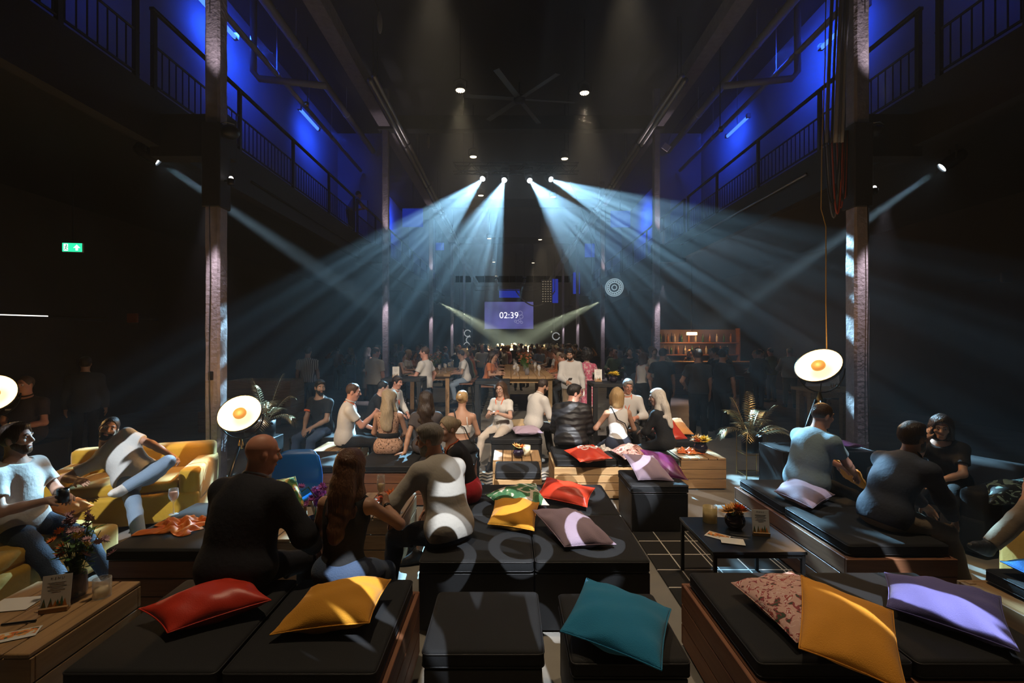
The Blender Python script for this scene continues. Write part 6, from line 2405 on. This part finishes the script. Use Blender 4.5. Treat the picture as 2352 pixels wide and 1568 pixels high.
tag(o, 'thin ochre cord hanging from the roof down to the right tripod lamp', 'rope')
# light strip at the far left, rail on the right fascia
p = at(50, 724, 7.2)
o = MB().rbox((0, 0, 0), (.72, .03, .014), .004, 0, 1).build('light_strip', glow('white_strip', (1, .95, .85), 2.5), None, False, p)
o.rotation_euler = (0, R(1.6), R(6))
tag(o, 'thin white light strip on the dark wall at the left edge', 'light strip')
t = o
MB().tube([(-.4, .02, 0), (1.2, .02, 0)], .012, 6).build('mount', M_steel, o)
MB().box((-.3, 1.16, .0), (.03, 2.3, .03)).build('bracket', M_steel, o)
o = MB().tube([(0, 0, 0), (0, 7.5, 0)], .028, 8).build('fascia_pipe', M_alu, None, True, (GX[1] - .11, 8.3, 4.75))
tag(o, 'bright metal pipe along the edge of the right gallery', 'pipe')
o = MB().tube([(0, 0, 0), (0, 7.5, 0)], .02, 8).build('fascia_pipe', M_steel, None, True, (GX[-1] + .10, 8.3, 4.62))
tag(o, 'dark pipe along the edge of the left gallery', 'pipe')
for px, py, Y, w, c in ((305, 730, 8.6, 'faint red square sign on the dark left wall', (.12, .02, .015)), (2312, 637, 8.0, 'faint pale box on the dark right wall', (.10, .085, .08))):
    p = at(px, py, Y)
    o = MB().rbox((0, 0, 0), (.2, .04, .17), .01, 0, 1).build('wall_sign', mat('sign%s' % px, c, .6), None, False, p)
    tag(o, w, 'sign')
    MB().box((0, .3, 0), (.04, .6, .04)).build('bracket', M_steel, o)
p = at(1530, 338, 13.9)
o = MB().rbox((0, 0, 0), (.22, .03, .20), .01, R(0), 1).build('lamp_panel', mat('pale_panel', (.7, .6, .58), .5), None, False, p)
o.rotation_euler = (0, R(35), 0)
tag(o, 'small tilted pale panel at the right roof beam', 'panel')
MB().tube([(0, 0, 0), (-.1, .3, .6), (0, .3, ZC + .3 - p.z)], .01, 5).build('stay', M_steel, o)
for px, py, Y, w in ((704, 240, 12.0, 'small warm lamp on the left gallery pipe'), (1656, 297, 11.8, 'small warm lamp on the right gallery pipe')):
    p = at(px, py, Y)
    t = empty('small_lamp', p, w, 'lamp')
    MB().lathe([(.001, .06), (.05, .05), (.06, -.05), (.05, -.05), (.001, .0)], n=14, M=Matrix.Rotation(R(160), 3, 'X')).build('shade', M_brass, t, True)
    MB().ball((0, 0, .04), .035, 8).build('bulb', glow('warm_bulb', (1, .7, .4), 6), t, True)
    MB().tube([(0, .05, .04), (0, .05, ZC + .21 - p.z)], .012, 5).build('stem', M_steel, t)

# ------------------------------------------------------------------ far end: screen, rig, banners
Ys = 44.0
t = empty('stage_screen', at(1169, 724, Ys), 'blue violet stage screen showing the countdown 02:39', 'screen')
sw_, sh2 = 112 * Ys / F, 62 * Ys / F
MB().rbox((0, .12, 0), (sw_ + .2, .2, sh2 + .2), .02, 0, 1).build('frame', W_blk, t)
o = MB().box((0, 0, 0), (sw_, .02, sh2)).build('display', glow('screen_violet', (.11, .10, .36), 1.0), t)
_t, _b = sh(MATS['screen_violet'])
_tc = nd(_t, 'ShaderNodeTexCoord')
_g = nd(_t, 'ShaderNodeTexNoise')
_g.inputs['Scale'].default_value = .5
_t.links.new(_tc.outputs['Object'], _g.inputs['Vector'])
_cr = nd(_t, 'ShaderNodeValToRGB')
_cr.color_ramp.elements[0].color = (.05, .05, .16, 1)
_cr.color_ramp.elements[1].color = (.11, .11, .38, 1)
_cr.color_ramp.elements[0].position, _cr.color_ramp.elements[1].position = .3, .7
_t.links.new(_g.outputs[0], _cr.inputs[0])
_t.links.new(_cr.outputs[0], _b.inputs['Emission Color'])
FX = Matrix.Rotation(pi / 2, 4, 'X')
WT = glow('screen_white', (.85, .85, .95), 1.6)
text_mesh('countdown', '02:39', 20 * Ys / F * 1.0, WT, Matrix.Translation((0, -.03, -.02)) @ FX, o, .004)
m = MB()
for k, (cx_, cz, q) in enumerate(((1.05, .20, .20), (1.15, -.12, .17), (1.0, -.45, .12), (.82, -.62, .14), (1.18, -.66, .10), (.6, -.55, .1))):
    m.tube([(cx_ + q * cos(a), -.03, cz + q * sin(a)) for a in [2 * pi * j / 20 for j in range(21)]], .016, 5, False)
m.build('ring_motif', glow('screen_dim', (.30, .30, .5), 1.0), o)
MB().tube([(-sw_ / 2, .1, sh2 / 2), (-sw_ / 2, .1, ZC + .21 - t.location.z)], .03, 5).tube([(sw_ / 2, .1, sh2 / 2), (sw_ / 2, .1, ZC + .21 - t.location.z)], .03, 5).build('hanger', M_steel, t)
# hanging chain, light grid, boards added to glow like the far blue light
o = MB().tube([Vector((-.0 + 3.4 * s, 0, -1.3 * (1 - (2 * s - 1) ** 2))) for s in [k / 20 for k in range(21)]], .06, 6).build('cable_swag', mat('pale_cable', (.3, .28, .24), .5), None, True, at(1185, 668, 41))
tag(o, 'pale cable swag hanging in front of the stage screen top', 'cable')
MB().tube([(0, 0, 0), (0, 0, ZC + .21 - o.location.z)], .03, 5).tube([(3.4, 0, 0), (3.4, 0, ZC + .21 - o.location.z)], .03, 5).build('hanger', M_steel, o)
p = at(1256, 669, 40)
t = empty('light_grid', p, 'tall dark panel with rows of small warm lights right of the screen', 'light panel')
MB().box((0, .05, 0), (.95, .1, 2.0)).build('panel', W_blk, t)
m = MB()
for i in range(4):
    for j in range(9):
        m.box((-.33 + .22 * i, -.01, -.85 + .21 * j), (.10, .02, .06))
m.build('lamps', glow('dim_warm', (.9, .75, .5), .30), t)
MB().tube([(0, .05, 1.0), (0, .05, ZC + .2 - p.z)], .02, 5).build('hanger', M_steel, t)
for k, (px, py, Y, w, h, lb) in enumerate(((1170, 674, 46, 2.0, .8, 'added board glowing like the blue light above the stage screen'), (1275, 668, 43, .55, 2.2, 'narrow added board glowing like the blue light right of the light grid'), (1324, 650, 35, .5, 1.6, 'added board glowing like the blue light behind the fourth right column'),
                                          (948, 500, 22.9, 1.0, .9, 'bright added board glowing like the blue-lit bay high left of the beams'), (1425, 503, 22.9, .95, .8, 'bright added board glowing like the blue-lit bay high right of the beams'), (1006, 566, 31, .8, .5, 'small added board glowing like the blue-lit bay behind the third left column'), (1357, 575, 31, .8, .9, 'small added board glowing like the blue-lit bay behind the third right column'))):
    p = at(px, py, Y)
    o = MB().rbox((0, 0, 0), (w, .06, h), .01, 0, 1).build('blue_glow_board', glow('blue_glow', (.01, .05, .75), .4), None, False, p)  # added board whose own glow stands in for blue-lit bays beyond
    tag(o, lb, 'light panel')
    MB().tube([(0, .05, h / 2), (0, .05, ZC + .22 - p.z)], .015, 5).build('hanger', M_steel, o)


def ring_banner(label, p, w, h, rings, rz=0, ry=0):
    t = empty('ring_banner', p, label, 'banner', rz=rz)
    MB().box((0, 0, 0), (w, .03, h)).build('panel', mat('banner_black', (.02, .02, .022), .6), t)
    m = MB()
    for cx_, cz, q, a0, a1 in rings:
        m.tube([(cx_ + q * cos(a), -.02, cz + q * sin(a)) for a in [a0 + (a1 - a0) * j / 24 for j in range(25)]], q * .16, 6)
    m.build('printed_rings', glow('glowing_print', (.75, .78, .8), .35), t)  # the print glows by itself, its lighting is put into the material
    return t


Yb = 29.5
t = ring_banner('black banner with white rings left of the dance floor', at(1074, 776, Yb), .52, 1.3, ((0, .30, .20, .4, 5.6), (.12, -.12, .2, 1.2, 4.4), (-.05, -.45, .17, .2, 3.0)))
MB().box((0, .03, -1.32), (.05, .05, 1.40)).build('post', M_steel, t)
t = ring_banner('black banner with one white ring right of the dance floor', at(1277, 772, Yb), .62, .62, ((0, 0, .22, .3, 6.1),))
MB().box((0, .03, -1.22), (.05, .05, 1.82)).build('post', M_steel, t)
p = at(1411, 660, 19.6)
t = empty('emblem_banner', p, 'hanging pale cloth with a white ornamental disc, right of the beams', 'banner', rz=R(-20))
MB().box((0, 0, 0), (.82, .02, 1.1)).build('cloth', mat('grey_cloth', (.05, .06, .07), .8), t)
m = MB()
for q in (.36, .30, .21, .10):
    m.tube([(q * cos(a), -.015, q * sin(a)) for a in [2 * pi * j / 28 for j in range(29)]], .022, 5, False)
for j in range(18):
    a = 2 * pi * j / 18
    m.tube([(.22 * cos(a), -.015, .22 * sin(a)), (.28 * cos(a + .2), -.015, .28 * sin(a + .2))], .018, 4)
m.build('disc_pattern', glow('glowing_disc', (.55, .75, .85), .45), t)  # disc rings glow on their own in place of light on the cloth
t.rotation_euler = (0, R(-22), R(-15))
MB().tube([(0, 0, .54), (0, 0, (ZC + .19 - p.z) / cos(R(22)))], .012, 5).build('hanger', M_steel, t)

# bar in the right aisle
xb, yb = 7.0, 16.2
t = empty('bar_counter', (xb, yb, 0), 'dark bar counter under a warm lamp in the right aisle', 'bar')
MB().rbox((0, 0, .53), (3.4, .6, 1.06), .01, 0, 1).build('body', W_red, t)
MB().rbox((0, -.03, 1.09), (3.5, .72, .05), .01, 0, 1).build('worktop', W_pine, t)
t = empty('bar_shelf', (xb, yb + 1.5, 0), 'back bar shelf with bottles in the right aisle', 'shelf')
for z in (1.3, 1.75):
    MB().box((0, 0, z), (3.2, .26, .04)).build('shelf_board', W_red, t)
for x in (-1.6, 1.6):
    MB().box((x, 0, 1.15), (.05, .28, 2.3)).build('upright', W_red, t)
MB().box((0, .13, 1.6), (3.2, .03, 1.3)).build('back_panel', mat('bar_back', (.10, .06, .04), .6), t)
bots = [mat('bottle_amber', (.30, .12, .03), .15), mat('bottle_green', (.03, .10, .04), .15), mat('bottle_clear', (.45, .42, .36), .15)]
for q in range(22):
    z = (1.32, 1.77)[q % 2]
    o = MB().lathe([(.001, 0), (.038, 0), (.04, .2), (.014, .26), (.014, .32), (.001, .32)], n=12).build('bottle', bots[q % 3], None, True, (xb - 1.45 + .132 * q, yb + 1.47, z))
    tag(o, 'bottle standing on the back bar shelf under the warm lamp', 'bottle', 'bottles on the back bar shelf')
p = at(1589, 766, 16.9)
t = empty('bar_lamp', p, 'bright orange lamp over the bar in the right aisle', 'lamp')
MB().rbox((0, 0, 0), (.36, .12, .11), .03).build('bulb_box', glow('bar_orange', (1, .42, .10), 14), t, True)
MB().tube([(0, 0, .05), (0, 0, 4.8 - p.z)], .012, 5).build('drop_rod', M_steel, t)
point('bar_lamp_light', p + Vector((0, -.05, -.25)), 24, (1, .5, .18), .1)
point('bar_lamp_light', (xb + .6, yb + .7, 2.3), 12, (1, .5, .2), .1)


# ------------------------------------------------------------------ the crowd further down the hall
CR = random.Random(21)
PROTO = []
for k, (fem, hr_, tp, bt, hands_, sk, gi) in enumerate((
        (False, ('short', 'dark'), 'tee', 'trousers', ((-.24, .05, .82), (.16, .30, 1.12)), 'tan', 1.05),
        (False, ('crop', 'brown'), 'shirt', 'jeans', ((-.14, .32, 1.15), (.25, .05, .84)), 'rosy', 1.12),
        (True, ('long', 'brown'), 'tee', 'trousers', ((-.20, .10, .85), (.12, .30, 1.18)), 'fair', 1.0),
        (True, ('wavy', 'blond'), 'tank', 'skirt', ((-.12, .30, 1.12), (.22, .08, .86)), 'tan', 1.0),
        (False, ('balding', 'grey'), 'shirt', 'trousers', ((-.15, .28, 1.05), (.15, .30, 1.12)), 'red', 1.2),
        (True, ('bun', 'ash'), 'long', 'trousers', ((-.3, .12, 1.45), (.14, .26, 1.1)), 'fair', 1.0),
        (False, ('short', 'black'), 'tee', 'jeans', ((-.34, .18, 1.62), (.36, .16, 1.50)), 'olive', 1.0))):
    o, J = person('guest', 0, 0, None, 0, .96 if fem else 1.0, sk, 2, head=(CR.uniform(-20, 20), -4), hair=hr_, top=(tp, WHT), bottom=(bt, BLK), female=fem, girth=gi, hands=hands_, res=.0155, face=True, eyes=False)
    PROTO.append(o)
SEATP = []
for k, (fem, hr_, tp, sk) in enumerate(((True, ('wavy', 'brown'), 'tee', 'tan'), (False, ('short', 'dark'), 'shirt', 'rosy'), (True, ('long', 'blond'), 'tank', 'fair'), (False, ('crop', 'black'), 'tee', 'olive'))):
    o, J = person('guest', 0, 0, .80, 0, .94 if fem else 1.0, sk, 8, 14, head=(CR.uniform(-25, 25), -6), hair=hr_, top=(tp, WHT), bottom=('trousers', BLK), female=fem, hands=((-.14, .36, 1.06), (.14, .34, 1.08)), feet=((-.12, .30, .34), (.12, .30, .34)), res=.0145, face=True, eyes=False)
    SEATP.append(o)

TOPS = {'white': [WHT, OFFW], 'black': [BLK, CHAR, NAVY], 'coloured': [J_('rose', (.45, .16, .16)), J_('rust', (.45, .14, .05)), J_('sage', (.16, .22, .14)), J_('sky', (.20, .28, .40)), J_('coral', (.62, .22, .16))]}
BOTS = [BLK, DEN, DEN_D, CHAR, KHAKI, DEN_L]
HAIRS = [hairm(k, HB[k]) for k in ('black', 'dark', 'brown', 'chestnut', 'blond', 'ash', 'grey')]
TOPN = ('t_shirt', 'polo_shirt', 'shirt', 'sleeveless_top', 'long_sleeved_top', 'dress', 'blazer')
_used = set()


def recolour(o, mtl):
    o.material_slots[0].link = 'OBJECT'
    o.material_slots[0].material = mtl


def guest(P, x, y, yaw, label, group, tone='white', s=1.0):
    if P.name in _used:
        c = copy_tree(P)
    else:
        c = P
        _used.add(P.name)
    c.location = (x, y, 0)
    c.rotation_euler = (0, 0, R(yaw))
    c.scale = (s, s, s)
    tag(c, label, 'person', group)
    for ch in c.children:
        n = ch.name.split('.')[0]
        if n in TOPN:
            recolour(ch, CR.choice(TOPS[tone]))
        elif n in ('trousers', 'jeans', 'skirt'):
            recolour(ch, CR.choice(BOTS))
        elif n == 'hair':
            recolour(ch, CR.choice(HAIRS))
    return c


# drinkers on stools along both sides of the long plank tables
n = 0
for tx, ty, L, hw, where in ((.42, 13.2, 5.6, .58, 'long plank table in mid hall'), (-1.9, 12.6, 3.0, .5, 'plank table behind the man in white tee')):
    k = int(L / .72)
    for q in range(k):
        for sd in (-1, 1):
            y = ty - L / 2 + .42 + .72 * q + CR.uniform(-.06, .06)
            x = tx + sd * (hw + .34)
            bar_stool(x, y, 'bar stool with a guest at the ' + where, .775, 'bar stools at the ' + where)
            tone = CR.choice(('white', 'coloured', 'black', 'coloured'))
            guest(SEATP[n % 4], x, y, 90 * sd + CR.uniform(-18, 18), 'guest in a %s top seated at the %s' % (tone, where), '%s topped guests at the %s' % (tone, where), tone, CR.uniform(.95, 1.02))
            n += 1

# standing crowd
pts = []


def free(x, y, d):
    for Y in COLY:
        for X in (XL, XR):
            if abs(x - X) < .42 and abs(y - Y) < .42:
                return False
    return all((x - a) ** 2 + (y - b) ** 2 > d * d for a, b in pts)


ZONES = (('in the packed crowd under the green light fan', -2.6, 3.3, 17.0, 27.0, 56, .7), ('in the far crowd below the stage screen', -3.3, 4.0, 27.5, 41.0, 62, .8),
         ('standing at the left aisle behind the first columns', -6.6, -2.8, 13.5, 22.0, 15, .7), ('standing near the bar on the right', 3.0, 8.0, 11.8, 15.0, 17, .7),
         ('standing in the deep right aisle', 4.4, 8.0, 18.5, 24.0, 10, .7))
for where, x0, x1, y0, y1, cnt, dm in ZONES:
    k = tries = 0
    while k < cnt and tries < 4000:
        tries += 1
        x, y = CR.uniform(x0, x1), CR.uniform(y0, y1)
        if not free(x, y, dm) or (abs(x - .42) < 1.4 and y < 16.6) or (abs(x + 1.9) < 1.3 and y < 14.6):
            continue
        pts.append((x, y))
        tone = CR.choice(('white', 'black', 'black', 'coloured'))
        guest(PROTO[CR.randrange(7)], x, y, CR.uniform(0, 360), 'guest in a %s top %s' % (tone, where), '%s topped guests %s' % (tone, where), tone, CR.uniform(.99, 1.10))
        k += 1
# two staff behind the bar
for k, (x, y, yw_, lb) in enumerate(((6.5, 16.95, 176, 'blond bartender behind the bar, nearest the orange lamp'), (7.5, 16.95, 190, 'bartender in black behind the right end of the bar'))):
    guest(PROTO[3 - 2 * k], x, y, yw_, lb, None, 'black')

# glasses, plates and bunches of flowers on the plank tables
for tx, ty, L, where in ((.42, 13.2, 5.6, 'long plank table in mid hall'), (-1.9, 12.6, 3.0, 'plank table behind the man in white tee')):
    for q in range(int(L / .42)):
        for sd in (-1, 1):
            stem_glass('wine glass standing on the ' + where, (tx + sd * .26 + CR.uniform(-.05, .05), ty - L / 2 + .25 + .42 * q + CR.uniform(-.05, .05), 1.022), .21, .034, M_wine if q % 2 else None)['group'] = 'wine glasses on the ' + where
    for q in range(int(L / 1.3)):
        y = ty - L / 2 + .6 + 1.3 * q
        t = empty('flower_vase', (tx + CR.uniform(-.06, .06), y, 1.022), 'vase of rusty dried flowers on the ' + where, 'flowers', 'flower vases on the ' + where)
        MB().lathe([(.001, 0), (.05, 0), (.06, .08), (.04, .16), (.045, .17), (.036, .16), (.05, .08), (.001, .01)], n=16).build('vase', GLS, t, True)
        st_, bl = MB(), MB()
        for j in range(20):
            a = CR.uniform(0, 6.28)
            e = Vector((cos(a) * .2 * CR.random(), sin(a) * .2 * CR.random(), CR.uniform(.28, .48)))
            st_.tube([(0, 0, .03), e * .5 + Vector((0, 0, .06)), e], .003, 4)
            bloom(bl, e, .035, CR, 1.0, 2)
        st_.build('stems', M_green, t)
        bl.build('flower_heads', mat('rust_petals', (.42, .13, .06), .7), t)
